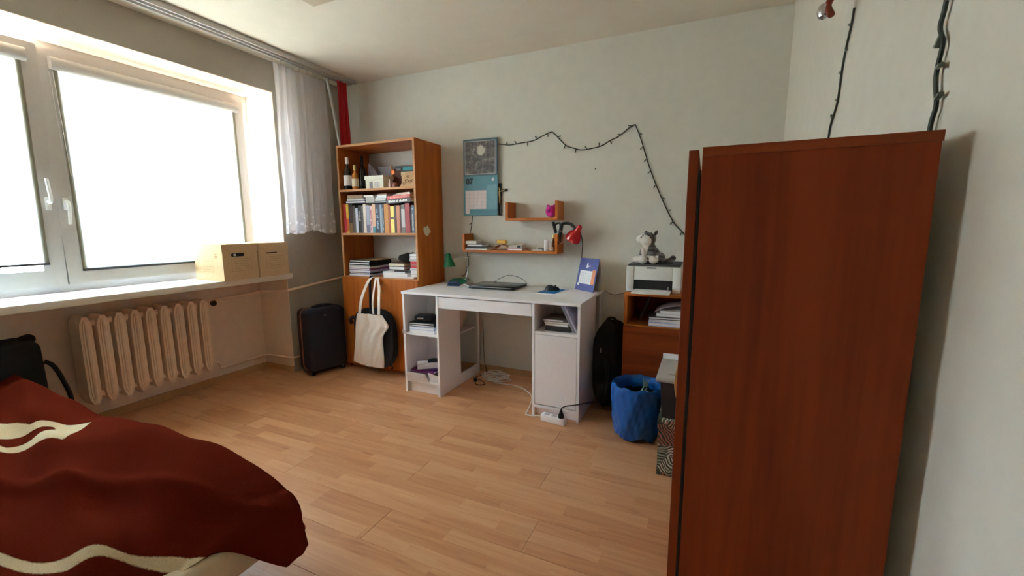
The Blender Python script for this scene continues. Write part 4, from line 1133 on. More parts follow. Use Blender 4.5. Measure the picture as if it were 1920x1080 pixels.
# green desk lamp
gl = thing('desk_lamp', 'small green desk lamp with a steel neck by the bookcase', 'lamp', (0.575, -0.165, DT))
B().lathe([(0.072, 0), (0.075, 0.010), (0.066, 0.030), (0.04, 0.042), (0.012, 0.046)], 28, (0, 0.02, 0)).out('base', m_green, gl)
B().tube(smooth_path([(0.05, 0.05, 0.014), (0.075, 0.055, 0.1), (0.078, 0.05, 0.185), (0.06, 0.04, 0.215), (0.02, 0.02, 0.215), (-0.045, 0.0, 0.205)], 6), 0.004, 10).out('neck', m_steel, gl)
B().lathe([(0.018, 0.0), (0.022, -0.004), (0.024, -0.028), (0.036, -0.06), (0.05, -0.105), (0.048, -0.105), (0.034, -0.06), (0.02, -0.03)], 26, (-0.07, -0.005, 0.242), (0.0, -0.12, 0), cap=False).out('lamp_shade', m_green, gl)
B().lathe([(0.006, 0.01), (0.016, 0.006), (0.019, -0.002)], 20, (-0.07, -0.005, 0.242), (0.0, -0.12, 0)).out('shade_cap', m_green, gl)
B().lathe([(0.009, -0.03), (0.018, -0.06), (0.018, -0.075), (0.008, -0.088)], 14, (-0.07, -0.005, 0.242), (0.0, -0.12, 0)).out('light_bulb', m_paper, gl)
sp_ = thing('stapler', 'dark blue stapler lying in front of the green lamp', 'stapler', (0.617, -0.272, DT), (0, 0, 0.25))
m_dblue = mat('dark_blue_plastic', rgb(22, 48, 92), 0.35)
B().box((0, 0, 0.007), (0.1, 0.034, 0.014), None, 0.004).out('base', m_dblue, sp_)
B().box((0.0, 0, 0.027), (0.095, 0.03, 0.02), (0, -0.12, 0), 0.007, 3).out('arm', m_dblue, sp_)
ob = thing('open_notebook', 'grey notebook lying face down like a tent beside the lamp', 'notebook', (0.7165, -0.215, DT), (0, 0, -0.35))
for sx in (-1, 1):
    k = B(); k.ab((0 if sx > 0 else -0.05, -0.04, 0), (0.05 if sx > 0 else 0, 0.04, 0.003)); k._xf(k.bm.verts, (0, sx * 0.22, 0), (0, 0, 0.019)); k.out('cover', mat('taupe_cover', rgb(132, 122, 116), 0.7), ob, 0)
    k = B(); k.ab((0.004 if sx > 0 else -0.047, -0.037, -0.006), (0.047 if sx > 0 else -0.004, 0.037, -0.0003)); k._xf(k.bm.verts, (0, sx * 0.22, 0), (0, 0, 0.019)); k.out('pages', m_paper, ob, 0)

# desk pedestal contents
G8 = 'papers in the upper desk cubby'
zz = 0.4522
for lab, w_, L_, d_, m_, rz in (('white paper pile at the bottom of the upper desk cubby', 0.022, 0.215, 0.22, m_paper, 0.0),
                                ('lavender edged paper folder in the upper desk cubby', 0.024, 0.21, 0.21, m_ltblue, 0.03),
                                ('black edged notebook in the upper desk cubby', 0.014, 0.21, 0.2, m_black, 0.06),
                                ('black covered sketchbook on top in the upper desk cubby', 0.014, 0.205, 0.2, m_black, 0.1)):
    slab(lab, 0.558, -0.628, zz + 0.0004, L_, d_, w_, m_, rz, 'paper stack' if 'paper' in lab else 'notebook', G8, 'paper_stack' if 'paper' in lab else 'notebook')
    zz += w_ + 0.0006
bk_ = thing('pencil_case', 'soft black pencil case on the sketchbook in the desk cubby', 'pencil case', (0.555, -0.57, zz + 0.0006), (0, 0, 0.25))
B().box((0, 0, 0.027), (0.15, 0.09, 0.054), None, 0.024, 4).out('case_body', m_blackf, bk_)
B().box((-0.02, -0.0465, 0.03), (0.05, 0.003, 0.012), None, 0.001).out('zip_pull', m_steel, bk_)
kr = B()
for a in range(3):
    kr.tube([(0.424 + 0.013 * math.cos(x * PI / 6 + a) + 0.004 * a, -0.663 - 0.004 * a, 0.462 + 0.014 * math.sin(x * PI / 6)) for x in range(12)], 0.0016, 5, closed=True)
ko = kr.out('key_ring', m_steel, None); ko['kind'] = 'stuff'
tag(ko, 'tangle of steel wire rings at the front edge of the cubby', 'rings')
# lower cubby
pb = thing('box_file', 'white open cardboard box with a drooping front flap in the lower cubby', 'box', (0.56, -0.645, 0.0965))
m_bw = mat('white_board', rgb(226, 222, 224), 0.7)
k = B()
k.ab((-0.128, 0.02, 0.0), (0.128, 0.23, 0.004)); k.ab((-0.128, 0.02, 0.004), (-0.124, 0.23, 0.055)); k.ab((0.124, 0.02, 0.004), (0.128, 0.23, 0.055)); k.ab((-0.124, 0.226, 0.004), (0.124, 0.23, 0.055))
k.out('box_tray', m_bw, pb, 0)
k = B(); k.prism([(-0.128, 0.0), (0.066, -0.012), (0.04, 0.068), (-0.128, 0.064)], 0.003, (PI / 2 + 0.28, 0, 0), (0, 0.004, 0.0)); k.out('front_flap', m_bw, pb, 0)
k = B(); k.prism([(0.068, -0.004), (0.128, 0.0), (0.128, 0.05), (0.045, 0.066)], 0.003, (PI / 2 + 0.05, 0, 0), (0, 0.018, 0.002)); k.out('side_flap', m_bw, pb, 0)
m_purple = mat('purple_print', rgb(112, 26, 92), 0.5)
lie('purple covered book lying in the white open box', 0.545, -0.617, 0.152, 0.014, 0.20, 0.17, m_purple, 0.0, group='things in the lower desk cubby')
lie('dark violet book lying behind the purple one', 0.60, -0.60, 0.1668, 0.012, 0.14, 0.16, (70, 34, 92), 0.3, group='things in the lower desk cubby')
wc = thing('white_carton', 'long white carton lying across the purple book', 'box', (0.60, -0.545, 0.1795), (0, 0, 0.62))
B().ab((-0.12, -0.03, 0), (0.09, 0.03, 0.045), 0.001, 1).out('carton_body', m_bw, wc, 0)
B().ab((-0.1205, -0.03, 0.004), (-0.1201, 0.03, 0.041)).out('end_label', m_lgrey, wc, 0)
gl2 = thing('folded_cloth', 'dark folded cloth with a white tag on the long carton', 'cloth', (0.615, -0.54, 0.2255), (0, 0, 0.62))
def cloth_s(u, v):
    return (-0.06 + 0.13 * u, -0.03 + 0.06 * v, 0.004 + 0.02 * math.sin(PI * v) * (0.6 + 0.4 * math.sin(5 * u)))
B().grid(cloth_s, 12, 8, 0.003).out('cloth', m_blackf, gl2)
k = B(); k.prism([(-0.09, -0.03), (-0.055, -0.035), (-0.03, 0.0), (-0.06, 0.012), (-0.085, -0.01)], 0.003, (0, -0.3, 0), (0.0, 0, 0.0)); k.out('white_tag', m_paper, gl2, 0)
# right cubby
G9 = 'books in the right desk cubby'
zz = 0.5594
for lab, w_, L_, d_, c_, pf, rz, x_ in (('wide black notebook at the bottom of the right desk cubby', 0.018, 0.17, 0.2, (32, 28, 28), False, 0.0, 1.578),
                                   ('dark brown book above the black notebook in the right cubby', 0.014, 0.165, 0.2, (58, 44, 40), False, 0.03, 1.578),
                                   ('pale paged book in the right desk cubby', 0.014, 0.155, 0.19, (206, 196, 186), True, -0.03, 1.567),
                                   ('cream paperback in the right desk cubby', 0.012, 0.16, 0.18, (196, 178, 156), True, 0.05, 1.567),
                                   ('thin brown grey book topping the right cubby pile', 0.014, 0.135, 0.18, (120, 106, 98), True, 0.0, 1.545)):
    lie(lab, x_, -0.60, zz + 0.0004, w_, L_, d_, c_, rz, pages_front=pf, group=G9)
    zz += w_ + 0.0008
for k_, (lab, c_) in enumerate((('leaning lilac notebook in the right desk cubby', (176, 166, 184)), ('leaning grey notebook behind the lilac one in the right cubby', (140, 132, 140)))):
    nb = book(lab, 0.012, 0.2, 0.175, c_, None, (1.697 - 0.0165 * k_, -0.60, 0.5605), (0, -0.46, 0), group=G9, soft=True, name='notebook')
    nb.location.z = 0.566
    nb['category'] = 'notebook'
# paper bag hung behind the near pedestal
pbg = thing('plastic_bag', 'crumpled tan plastic bag in the rear desk opening', 'plastic bag', (0.60, -0.20, 0.40))
def bag_s(u, v):
    th = u * 2 * PI; ph = (v - 0.5) * PI
    r = 1 + 0.16 * math.sin(4 * th + 6 * v) + 0.1 * math.sin(9 * th - 7 * v)
    return (0.05 * r * math.cos(th) * math.cos(ph), 0.10 * r * math.sin(th) * math.cos(ph), 0.11 + 0.11 * math.sin(ph) * (1 + .1 * math.sin(3 * th)))
B().grid(bag_s, 32, 16).out('bag_body', mat('tan_plastic', rgb(206, 176, 156), 0.4), pbg)
B().tube(smooth_path([(0.0, 0.05, 0.2), (0.02, 0.03, 0.26), (0.02, -0.03, 0.26), (0.0, -0.05, 0.2)], 5), 0.006, 6).out('handle', mat('tan_plastic', None), pbg)
B().ab((0.424, -0.30, 0.385), (0.69, -0.08, 0.398)).out('rear_shelf', m_white, dk, 0)
# ------------------------------------------------------------------ printer corner
pr = thing('printer', 'white laser printer with a dark top on the low cabinet', 'printer', (1.957, -0.42, SZ + 0.0005))
m_pw = mat('printer_white', rgb(226, 226, 222), 0.4, 0.02)
m_pd = mat('printer_charcoal', rgb(74, 74, 78), 0.45, 0.05)
PWX, PD, PH = 0.314, 0.32, 0.168
B().ab((0.0, 0.012, 0.0), (PWX, PD, PH - 0.012), 0.006).out('body', m_pw, pr)
B().ab((0.0, 0.0, 0.012), (0.045, 0.014, PH - 0.012), 0.005).out('front_column', m_pw, pr)
B().ab((PWX - 0.045, 0.0, 0.0), (PWX, 0.014, PH - 0.012), 0.005).out('front_column', m_pw, pr)
B().ab((0.046, 0.004, 0.075), (PWX - 0.046, 0.014, PH - 0.014), 0.003).out('front_door', m_pw, pr)
B().ab((0.12, 0.0025, PH - 0.024), (0.175, 0.0045, PH - 0.015)).out('door_latch', m_grey, pr, 0)
B().ab((0.046, 0.0105, 0.012), (PWX - 0.046, 0.0119, 0.074)).out('paper_slot', m_black, pr, 0)
B().ab((0.005, 0.02, PH - 0.012), (PWX - 0.005, PD - 0.005, PH), 0.006).out('top_cover', m_pd, pr)
B().ab((0.06, 0.06, PH), (PWX - 0.06, PD - 0.05, PH + 0.0012)).out('output_tray', m_black, pr, 0)
k = B(); k.ab((0.05, -0.145, 0), (PWX - 0.05, 0.012, 0.006), 0.002); k.out('paper_tray', m_pw, pr).location = (0, 0, 0.010)
k = B(); k.ab((0.055, -0.135, 0), (PWX - 0.075, 0.010, 0.0015)); k.out('paper_sheet', m_paper, pr, 0).location = (0, 0, 0.0165)
k = B(); k.ab((PWX - 0.07, -0.03, 0), (PWX - 0.066, 0.0, 0.022)).ab((PWX - 0.0659, -0.03, 0), (PWX - 0.052, 0.0, 0.003)); k.out('paper_guide', m_lgrey, pr, 0).location = (0, 0, 0.0165)
wbt = thing('white_bottle', 'small white bottle beside the printer near the wardrobe', 'bottle', (2.318, -0.33, SZ + 0.0003))
B().lathe([(0.022, 0), (0.024, 0.004), (0.024, 0.06), (0.012, 0.074), (0.012, 0.08)], 18).out('bottle_body', m_paper, wbt)
B().lathe([(0.014, 0.08), (0.014, 0.1), (0.011, 0.103)], 16).out('cap', m_lgrey, wbt)

def fuse(name, balls, voxel, colour, m, parent, smooth_it=8):
    """union of ellipsoids as one continuous skin with a colour attribute"""
    b = B()
    for c, r, rot in balls:
        b.ball(c, r, rot, 20, 14)
    me = b.mesh(name, 0)
    o = bpy.data.objects.new(name, me); C.objects.link(o)
    md = o.modifiers.new('r', 'REMESH'); md.mode = 'VOXEL'; md.voxel_size = voxel
    ms_ = o.modifiers.new('s', 'SMOOTH'); ms_.iterations = smooth_it; ms_.factor = 0.5
    dg = bpy.context.evaluated_depsgraph_get(); dg.update()
    nm = bpy.data.meshes.new_from_object(o.evaluated_get(dg))
    bpy.data.objects.remove(o)
    if colour:
        at_ = nm.color_attributes.new('coat', 'FLOAT_COLOR', 'POINT')
        for i, v in enumerate(nm.vertices):
            at_.data[i].color = colour(v.co)
    nm.polygons.foreach_set('use_smooth', [True] * len(nm.polygons))
    nm.materials.clear(); nm.materials.append(m)
    o = bpy.data.objects.new(name, nm); C.objects.link(o); o.parent = parent
    return o
def attr_mat(name, attr, rough=0.95, sheen=0.5, bump_scale=160, bump=0.4, tint=(1, 1, 1, 1)):
    m = bpy.data.materials.new(name); m.use_nodes = True
    n, l = m.node_tree.nodes, m.node_tree.links
    p = n['Principled BSDF']; p.inputs['Roughness'].default_value = rough; p.inputs['Sheen Weight'].default_value = sheen
    p.inputs['Sheen Tint'].default_value = tint; p.inputs['Specular IOR Level'].default_value = 0.1
    a = n.new('ShaderNodeAttribute'); a.attribute_name = attr
    tc = n.new('ShaderNodeTexCoord'); nz = n.new('ShaderNodeTexNoise'); nz.inputs['Scale'].default_value = bump_scale
    l.new(tc.outputs['Object'], nz.inputs['Vector'])
    hs = n.new('ShaderNodeHueSaturation'); mr = n.new('ShaderNodeMapRange'); mr.inputs['To Min'].default_value = 0.8; mr.inputs['To Max'].default_value = 1.15
    l.new(nz.outputs['Fac'], mr.inputs['Value']); l.new(mr.outputs[0], hs.inputs['Value']); l.new(a.outputs['Color'], hs.inputs['Color'])
    l.new(hs.outputs[0], p.inputs['Base Color'])
    bp = n.new('ShaderNodeBump'); bp.inputs['Strength'].default_value = bump; bp.inputs['Distance'].default_value = 0.003
    l.new(nz.outputs['Fac'], bp.inputs['Height']); l.new(bp.outputs[0], p.inputs['Normal'])
    return m
# plush cat: sits on the printer, chest to the viewer, nose lifted towards the window
cat = thing('plush_cat', 'grey tabby plush cat with white muzzle sitting on the printer', 'plush toy', (2.06, -0.30, SZ + 0.0005 + PH + 0.0015))
GREY, DARK, WHITE = rgb(112, 108, 108), rgb(66, 62, 64), rgb(226, 220, 212)
def coat(p):
    x, y, z = p
    if z < 0.05 and y < -0.030 and x < 0.075:
        return WHITE
    # muzzle and cheek
    if (Vector((x + 0.040, y + 0.04, z - 0.148))).length < 0.040:
        return WHITE
    if (Vector((x + 0.008, y + 0.056, z - 0.137))).length < 0.038:
        return WHITE
    # chest bib narrowing downwards
    if y < 0.0 and 0.045 < z < 0.13 and abs(x + 0.012) < 0.010 + 0.022 * (z - 0.045) / 0.085:
        return WHITE
    if x < -0.02 and z > 0.155 and z < 0.185 and y < -0.01:
        return WHITE
    s = math.sin(z * 190 + 9 * x + 30 * y) if z < 0.11 else math.sin((x * 0.8 + y * 0.6) * 210)
    return DARK if s > 0.35 else GREY
balls = [((0.02, 0.02, 0.052), (0.058, 0.055, 0.055), None), ((0.012, -0.002, 0.088), (0.042, 0.042, 0.05), None),
         ((0.002, -0.012, 0.148), (0.051, 0.048, 0.046), None), ((-0.038, -0.034, 0.150), (0.026, 0.026, 0.024), None), ((-0.004, -0.046, 0.140), (0.030, 0.024, 0.026), None),
         ((-0.022, -0.035, 0.055), (0.02, 0.02, 0.045), None), ((0.035, -0.035, 0.055), (0.02, 0.02, 0.045), None),
         ((-0.018, -0.06, 0.021), (0.031, 0.032, 0.022), None), ((0.046, -0.058, 0.021), (0.027, 0.03, 0.022), None),
         ((-0.056, -0.03, 0.022), (0.026, 0.032, 0.022), None), ((0.078, -0.01, 0.035), (0.034, 0.045, 0.034), None),
         ((0.10, 0.0, 0.016), (0.04, 0.018, 0.015), None), ((0.135, -0.005, 0.02), (0.026, 0.015, 0.015), None), ((0.155, -0.005, 0.034), (0.018, 0.014, 0.018), None),
         ((0.048, 0.012, 0.186), (0.011, 0.007, 0.020), (0, 0.35, 0)), ((-0.012, 0.030, 0.186), (0.012, 0.007, 0.018), (0, -0.3, 0))]
fuse('body', balls, 0.0035, coat, attr_mat('plush_coat', 'coat'), cat)
for ex, ey, ez in ((-0.022, -0.052, 0.174), (0.024, -0.058, 0.160)):
    B().ball((ex, ey, ez), (0.0045, 0.004, 0.0045), None, 10, 8).out('eye', m_blackp, cat)
B().ball((-0.030, -0.062, 0.162), (0.006, 0.005, 0.004), None, 10, 8).out('nose', mat('dusty_pink', rgb(120, 80, 84), 0.5), cat)

# papers in the printer cabinet
G10 = 'paper piles on the printer cabinet shelf'
zz = 0.6124
for i, (lab, w_, L_, m_, rz, x_) in enumerate((
        ('pale lilac paper pile lowest on the printer cabinet shelf', 0.022, 0.30, m_ltblue, 0.06, 2.25),
        ('white paper pile above the lilac one in the printer cabinet', 0.018, 0.29, m_paper, -0.08, 2.245),
        ('dark folder with loose sheets in the printer cabinet', 0.016, 0.30, m_dgrey, 0.10, 2.25),
        ('grey white paper pile above the dark folder in the printer cabinet', 0.02, 0.27, m_lgrey, -0.05, 2.275),
        ('bright white paper pile near the top in the printer cabinet', 0.016, 0.25, m_paper, 0.04, 2.29))):
    slab(lab, x_, -0.435, zz + 0.0004, L_, 0.2, w_, m_, rz, 'paper stack', G10, 'paper_stack')
    zz += w_ + 0.0008
cs = thing('curled_sheet', 'curled pinkish paper sheet topping the cabinet paper piles', 'paper', (2.25, -0.42, zz + 0.001))
B().grid(lambda u, v: (-0.12 + 0.26 * u, 0.18 * v, 0.004 + 0.030 * math.sin(min(1, u * 1.4) * PI * 0.55) - 0.02 * (1 - u) ** 6), 18, 4, 0.0015).out('sheet', mat('pinkish_paper', rgb(196, 176, 172), 0.8), cs)
lf = thing('leaning_folder', 'dark folder leaning at the inside wall of the printer cabinet', 'folder', (2.02, -0.30, 0.6135), (0, 0.35, 0.0))
B().ab((0, 0, 0), (0.008, 0.2, 0.15)).out('folder_cover', m_dgrey, lf, 0)
B().ab((0.0085, 0.004, 0.002), (0.012, 0.196, 0.146)).out('paper_sheets', m_grey, lf, 0)

# black jacket bundle between desk and cabinet
def lump(name, label, cat_, loc, dims, seed, m, amp=0.10, rot=(0, 0, 0), part='cloth', nu=56, nv=36, power=0.75):
    t_ = thing(name, label, cat_, loc, rot)
    rr = random.Random(seed)
    ph_ = [rr.uniform(0, 6.28) for _ in range(8)]
    def f(u, v):
        th = u * 2 * PI; ph = (v - 0.5) * PI
        cx = math.copysign(abs(math.cos(th)) ** power, math.cos(th)); sx = math.copysign(abs(math.sin(th)) ** power, math.sin(th))
        cp_ = abs(math.cos(ph)) ** power; sp2 = math.copysign(abs(math.sin(ph)) ** power, math.sin(ph))
        r = 1 + amp * math.sin(5 * th + 4 * v + ph_[0]) * 0.5 + amp * 0.7 * math.sin(9 * th - 6 * v + ph_[1]) * 0.5 + amp * 0.5 * math.sin(14 * v + 3 * th + ph_[2])
        return (dims[0] * r * cx * cp_, dims[1] * r * sx * cp_, dims[2] + dims[2] * sp2 * (1 + amp * 0.6 * math.sin(3 * th + ph_[3])))
    b_ = B().grid(f, nu, nv)
    bmesh.ops.remove_doubles(b_.bm, verts=b_.bm.verts, dist=1e-4)
    mn = min(v.co.z for v in b_.bm.verts)
    for v in b_.bm.verts: v.co.z -= mn
    b_.out(part, m, t_, 60)
    return t_
jk = lump('black_backpack', 'bulky black backpack squeezed between the desk and the printer cabinet', 'backpack', (1.846, -0.27, 0.001), (0.100, 0.165, 0.285), 4, m_blackf, 0.06, part='bag_body', power=0.6)
B().tube(smooth_path([(-0.03, -0.06, 0.54), (-0.02, -0.02, 0.60), (0.02, 0.0, 0.60), (0.03, 0.03, 0.55)], 5), 0.008, 8).out('carry_loop', m_blackf, jk)
B().tube(smooth_path([(0.0, -0.12, 0.52), (0.02, -0.19, 0.40), (0.015, -0.20, 0.22), (0.0, -0.18, 0.06)], 6), 0.012, 8).out('shoulder_strap', m_blackf, jk)
B().box((-0.03, -0.165, 0.42), (0.012, 0.006, 0.03), None, 0.002).out('buckle', m_grey, jk)

# waste bin with blue liner
bn = thing('waste_bin', 'waste bin lined with a crinkled blue plastic bag', 'waste bin', (2.078, -0.645, 0))
B().lathe([(0.095, 0.002), (0.10, 0.006), (0.128, 0.292), (0.124, 0.292), (0.096, 0.012), (0.0, 0.010)], 30, cap=False).out('bin_body', m_blackp, bn)
m_bag = mat('blue_plastic_bag', rgb(14, 84, 160), 0.28, 0.15, 30, 0.3)
def bagf(u, v):
    th = u * 2 * PI
    w_ = 0.004 * math.sin(3 * th + 3 * v + 1) + 0.0035 * math.sin(8 * th - 9 * v) + 0.0022 * math.sin(19 * th + 14 * v) + 0.0015 * math.sin(31 * th - 25 * v)
    if v < 0.78:
        k_ = v / 0.78
        z = 0.016 + 0.304 * k_ + 0.008 * math.sin(3 * th) * (1 - k_) + 0.012 * math.sin(5 * th + 1) * (1 - k_)
        r = 0.118 + 0.024 * k_ ** 0.7 + 0.010 * math.sin(PI * k_) + w_ * (1.2 - 0.6 * k_)
    else:
        k_ = (v - 0.78) / 0.22
        z = 0.32 - 0.07 * k_
        r = 0.139 - 0.02 * min(1, k_ * 3) + w_ * 0.3
        z += 0.006 * math.sin(PI * min(1, k_ * 3)) + 0.005 * math.sin(9 * th)
    return (r * math.cos(th), r * math.sin(th), z)
B().grid(bagf, 110, 30).out('bag_liner', m_bag, bn, 70)
for k_, (a, s_) in enumerate(((-1.2, 0.05), (-0.9, 0.04), (1.0, 0.05))):
    r0 = 0.075
    k = B(); k.prism([(-s_ * .5, 0), (s_ * .5, 0.005), (s_ * .28, s_ * .9), (0.0, s_ * .5), (-s_ * .3, s_ * 1.1)], 0.0015, (1.2, 0.2, a), (r0 * math.cos(a), r0 * math.sin(a), 0.275)); k.out('paper_scrap', mat('pale_green_paper', rgb(150, 180, 170), 0.7), bn, 0)
k = B(); k.ab((-0.10, 0.02, 0.02), (0.09, 0.10, 0.20)); k.out('rubbish', m_dgrey, bn, 0).location = (0, -0.06, 0.01)

# boxes stacked beside the wardrobe
def leaf_print():
    m = bpy.data.materials.new('leaf_print_card'); m.use_nodes = True
    n, l = m.node_tree.nodes, m.node_tree.links
    p = n['Principled BSDF']; p.inputs['Roughness'].default_value = 0.6
    tc = n.new('ShaderNodeTexCoord')
    vo = n.new('ShaderNodeTexVoronoi'); vo.inputs['Scale'].default_value = 11
    l.new(tc.outputs['Object'], vo.inputs['Vector'])
    wv = n.new('ShaderNodeTexWave'); wv.inputs['Scale'].default_value = 24; wv.inputs['Distortion'].default_value = 7; wv.inputs['Detail'].default_value = 1
    sp = n.new('ShaderNodeSeparateColor'); l.new(vo.outputs['Color'], sp.inputs[0])
    vr = n.new('ShaderNodeVectorRotate'); vr.rotation_type = 'Y_AXIS'
    ml = n.new('ShaderNodeMath'); ml.operation = 'MULTIPLY'; ml.inputs[1].default_value = 6.28
    l.new(sp.outputs[1], ml.inputs[0]); l.new(ml.outputs[0], vr.inputs['Angle']); l.new(tc.outputs['Object'], vr.inputs['Vector'])
    l.new(vr.outputs[0], wv.inputs['Vector'])
    r1 = n.new('ShaderNodeValToRGB'); r1.color_ramp.interpolation = 'CONSTANT'
    r1.color_ramp.elements[0].color = rgb(150, 150, 130); r1.color_ramp.elements[0].position = 0
    for pos, c_ in ((0.3, (150, 92, 74)), (0.5, (196, 190, 170)), (0.72, (66, 76, 58)), (0.86, (176, 128, 104))):
        q_ = r1.color_ramp.elements.new(pos); q_.color = rgb(*c_)
    r1.color_ramp.elements[-1].color = rgb(176, 128, 104)
    l.new(sp.outputs[0], r1.inputs[0])
    r2 = n.new('ShaderNodeValToRGB'); r2.color_ramp.elements[0].position = 0.42; r2.color_ramp.elements[1].position = 0.5
    l.new(wv.outputs['Fac'], r2.inputs[0])
    mx = n.new('ShaderNodeMix'); mx.data_type = 'RGBA'
    l.new(r2.outputs[0], mx.inputs[0]); l.new(r1.outputs[0], mx.inputs[7]); mx.inputs[6].default_value = rgb(44, 42, 34)
    l.new(mx.outputs[2], p.inputs['Base Color'])
    return m
m_leaf = leaf_print()
fbx = thing('patterned_box', 'cardboard box printed with tropical leaves under the black container', 'box', (2.230, -1.02, 0.0005))
B().ab((0, 0, 0), (0.36, 0.345, 0.245), 0.002, 1).out('box_body', m_leaf, fbx, 0)
B().ab((-0.004, -0.004, 0.236), (0.364, 0.349, 0.288), 0.002, 1).out('lid', m_leaf, fbx, 0)
bbx = thing('storage_container', 'black plastic container with a milky grey lid by the wardrobe', 'container', (2.234, -1.005, 0.2892))
k = B(); k.prism([(0.008, 0.008), (0.34, 0.008), (0.34, 0.28), (0.008, 0.28)], 0.185)
for v in k.bm.verts:
    if v.co.z > 0.1:
        v.co.x += -0.012 if v.co.x < 0.1 else 0.012; v.co.y += -0.010 if v.co.y < 0.1 else 0.010
k.out('container_body', mat('charcoal_plastic', rgb(34, 33, 38), 0.35), bbx, 0)
m_lid = mat('milky_lid', rgb(172, 166, 160), 0.35, 0.04)
ld = B().box((0.174, 0.144, 0.197), (0.40, 0.33, 0.024), None, 0.010, 3).out('lid', m_lid, bbx)
B().box((0.174, 0.144, 0.214), (0.30, 0.22, 0.012), None, 0.006, 2).out('raised_panel', m_lid, ld)
pp = thing('folded_paper', 'white folded paper standing behind the black container', 'paper', (2.232, -0.692, 0.2892), (0.0, 0, 0))
B().ab((-0.02, 0, 0.0), (0.10, 0.003, 0.235)).out('sheet', m_paper, pp, 0)
B().ab((-0.016, 0.0035, 0.0), (0.098, 0.006, 0.228)).out('inner_sheet', m_ltblue, pp, 0)

# ------------------------------------------------------------------ suitcase, bags on the door
sc_ = thing('suitcase', 'dark navy suitcase with reddish zip piping beside the bookcase', 'suitcase', (-0.527, -0.545, 0.0), (0, 0, math.radians(-16)))
m_maroon = mat('maroon_fabric', rgb(48, 18, 24), 0.7, 0.1, 160, 0.2)
B().box((0.035, 0, 0.295), (0.15, 0.33, 0.53), None, 0.05, 5).out('front_shell', m_navy, sc_)
B().box((-0.055, 0, 0.29), (0.10, 0.335, 0.52), None, 0.04, 5).out('rear_shell', m_maroon, sc_)
def rr_path(x, w_, z0, z1, r):
    o = []
    for cx, cz, a0 in ((w_ - r, z1 - r, 0), (-w_ + r, z1 - r, 90), (-w_ + r, z0 + r, 180), (w_ - r, z0 + r, 270)):
        for a in range(0, 91, 15):
            o.append((x, cx + r * math.cos(math.radians(a0 + a)), cz + r * math.sin(math.radians(a0 + a))))
    return o
B().tube(rr_path(-0.012, 0.168, 0.03, 0.556, 0.055), 0.0045, 6, closed=True).out('zip_piping', mat('reddish_zip', rgb(170, 104, 84), 0.5), sc_)
B().tube(smooth_path([(0.02, -0.11, 0.548), (0.02, -0.06, 0.562), (0.02, 0.0, 0.567), (0.02, 0.06, 0.562), (0.02, 0.11, 0.548)], 5), [0.006] * 3 + [0.016] * 15 + [0.006] * 3, 10).out('top_handle', m_navy, sc_)
B().box((0.112, -0.02, 0.50), (0.004, 0.02, 0.008), None, 0.002).out('logo_badge', m_steel, sc_)
for yy in (-0.13, 0.13):
    B().lathe([(0.012, -0.01), (0.02, -0.01), (0.02, 0.01), (0.012, 0.01)], 16, (-0.08, yy, 0.0205), (PI / 2, 0, 0)).out('wheel', m_blackp, sc_)
    B().box((0.06, yy, 0.018), (0.03, 0.03, 0.034), None, 0.004).out('foot', m_blackp, sc_)

bpk = lump('backpack', 'black backpack hanging on the bookcase door behind the cream tote', 'backpack', (-0.045, -0.443, 0.055), (0.215, 0.046, 0.245), 9, m_blackf, 0.05, part='bag_body', power=0.62)
B().tube(smooth_path([(-0.035, 0.0, 0.48), (-0.055, 0.028, 0.66), (-0.058, 0.04, 0.742), (-0.055, 0.060, 0.7475), (-0.05, 0.063, 0.742)], 5), 0.011, 6).out('hanging_strap', m_navy, bpk)
B().tube(smooth_path([(-0.20, -0.02, 0.42), (-0.225, -0.035, 0.40), (-0.215, -0.03, 0.36)], 5), 0.016, 8).out('side_flap', m_maroon, bpk)
B().tube(smooth_path([(0.15, -0.02, 0.06), (0.185, -0.02, 0.03), (0.17, -0.02, 0.02)], 4), 0.006, 6).out('strap_end', m_blackf, bpk)
tt = thing('tote_bag', 'cream cotton tote bag hanging on the bookcase door', 'tote bag', (0, 0, 0))
m_tote = mat('cream_cotton', rgb(238, 229, 220), 0.9, 0.05, 60, 0.12)
def tote_f(front):
    def f(u, v):
        xl = -0.157 + (-0.222 + 0.157) * v
        xr = 0.087 + (0.060 * math.exp(-((v - 0.2) / 0.13) ** 2) * (v > 0.03)) + 0.0 * v - 0.008 * v
        z = 0.522 - (0.522 - 0.10) * v - 0.016 * v * u + (0.01 * (u < 0.06) * (v > 0.97))
        x = xl + (xr - xl) * u
        y = -0.512 - 0.006 * math.sin(9 * u + 3 * v) - 0.004 * math.sin(23 * u + 8 * v) - 0.008 * math.sin(PI * u)
        y += 0.006 * math.exp(-((u - 0.42) / 0.03) ** 2) * (v < 0.5)
        y -= 0.010 * math.exp(-((u - 0.22 - 0.25 * (v - 0.75)) / 0.045) ** 2) * math.exp(-((v - 0.85) / 0.15) ** 2)
        y -= 0.012 * math.exp(-((u - 0.78 + 0.35 * (v - 0.85)) / 0.05) ** 2) * math.exp(-((v - 0.85) / 0.13) ** 2)
        return (x, y if front else y + 0.012, z)
    return f
B().grid(tote_f(True), 60, 60, 0.0015).out('front_cloth', m_tote, tt, 70)
B().grid(tote_f(False), 30, 30, 0.0015).out('back_cloth', m_tote, tt, 70)
def ribbon(pts, w_, thick=0.0018):
    P = smooth_path(pts, 8)
    n_ = len(P) - 1
    return B().grid(lambda u, v: P[min(n_, round(u * n_))] + Vector((w_ * (v - 0.5), 0, 0)), n_, 2, thick)
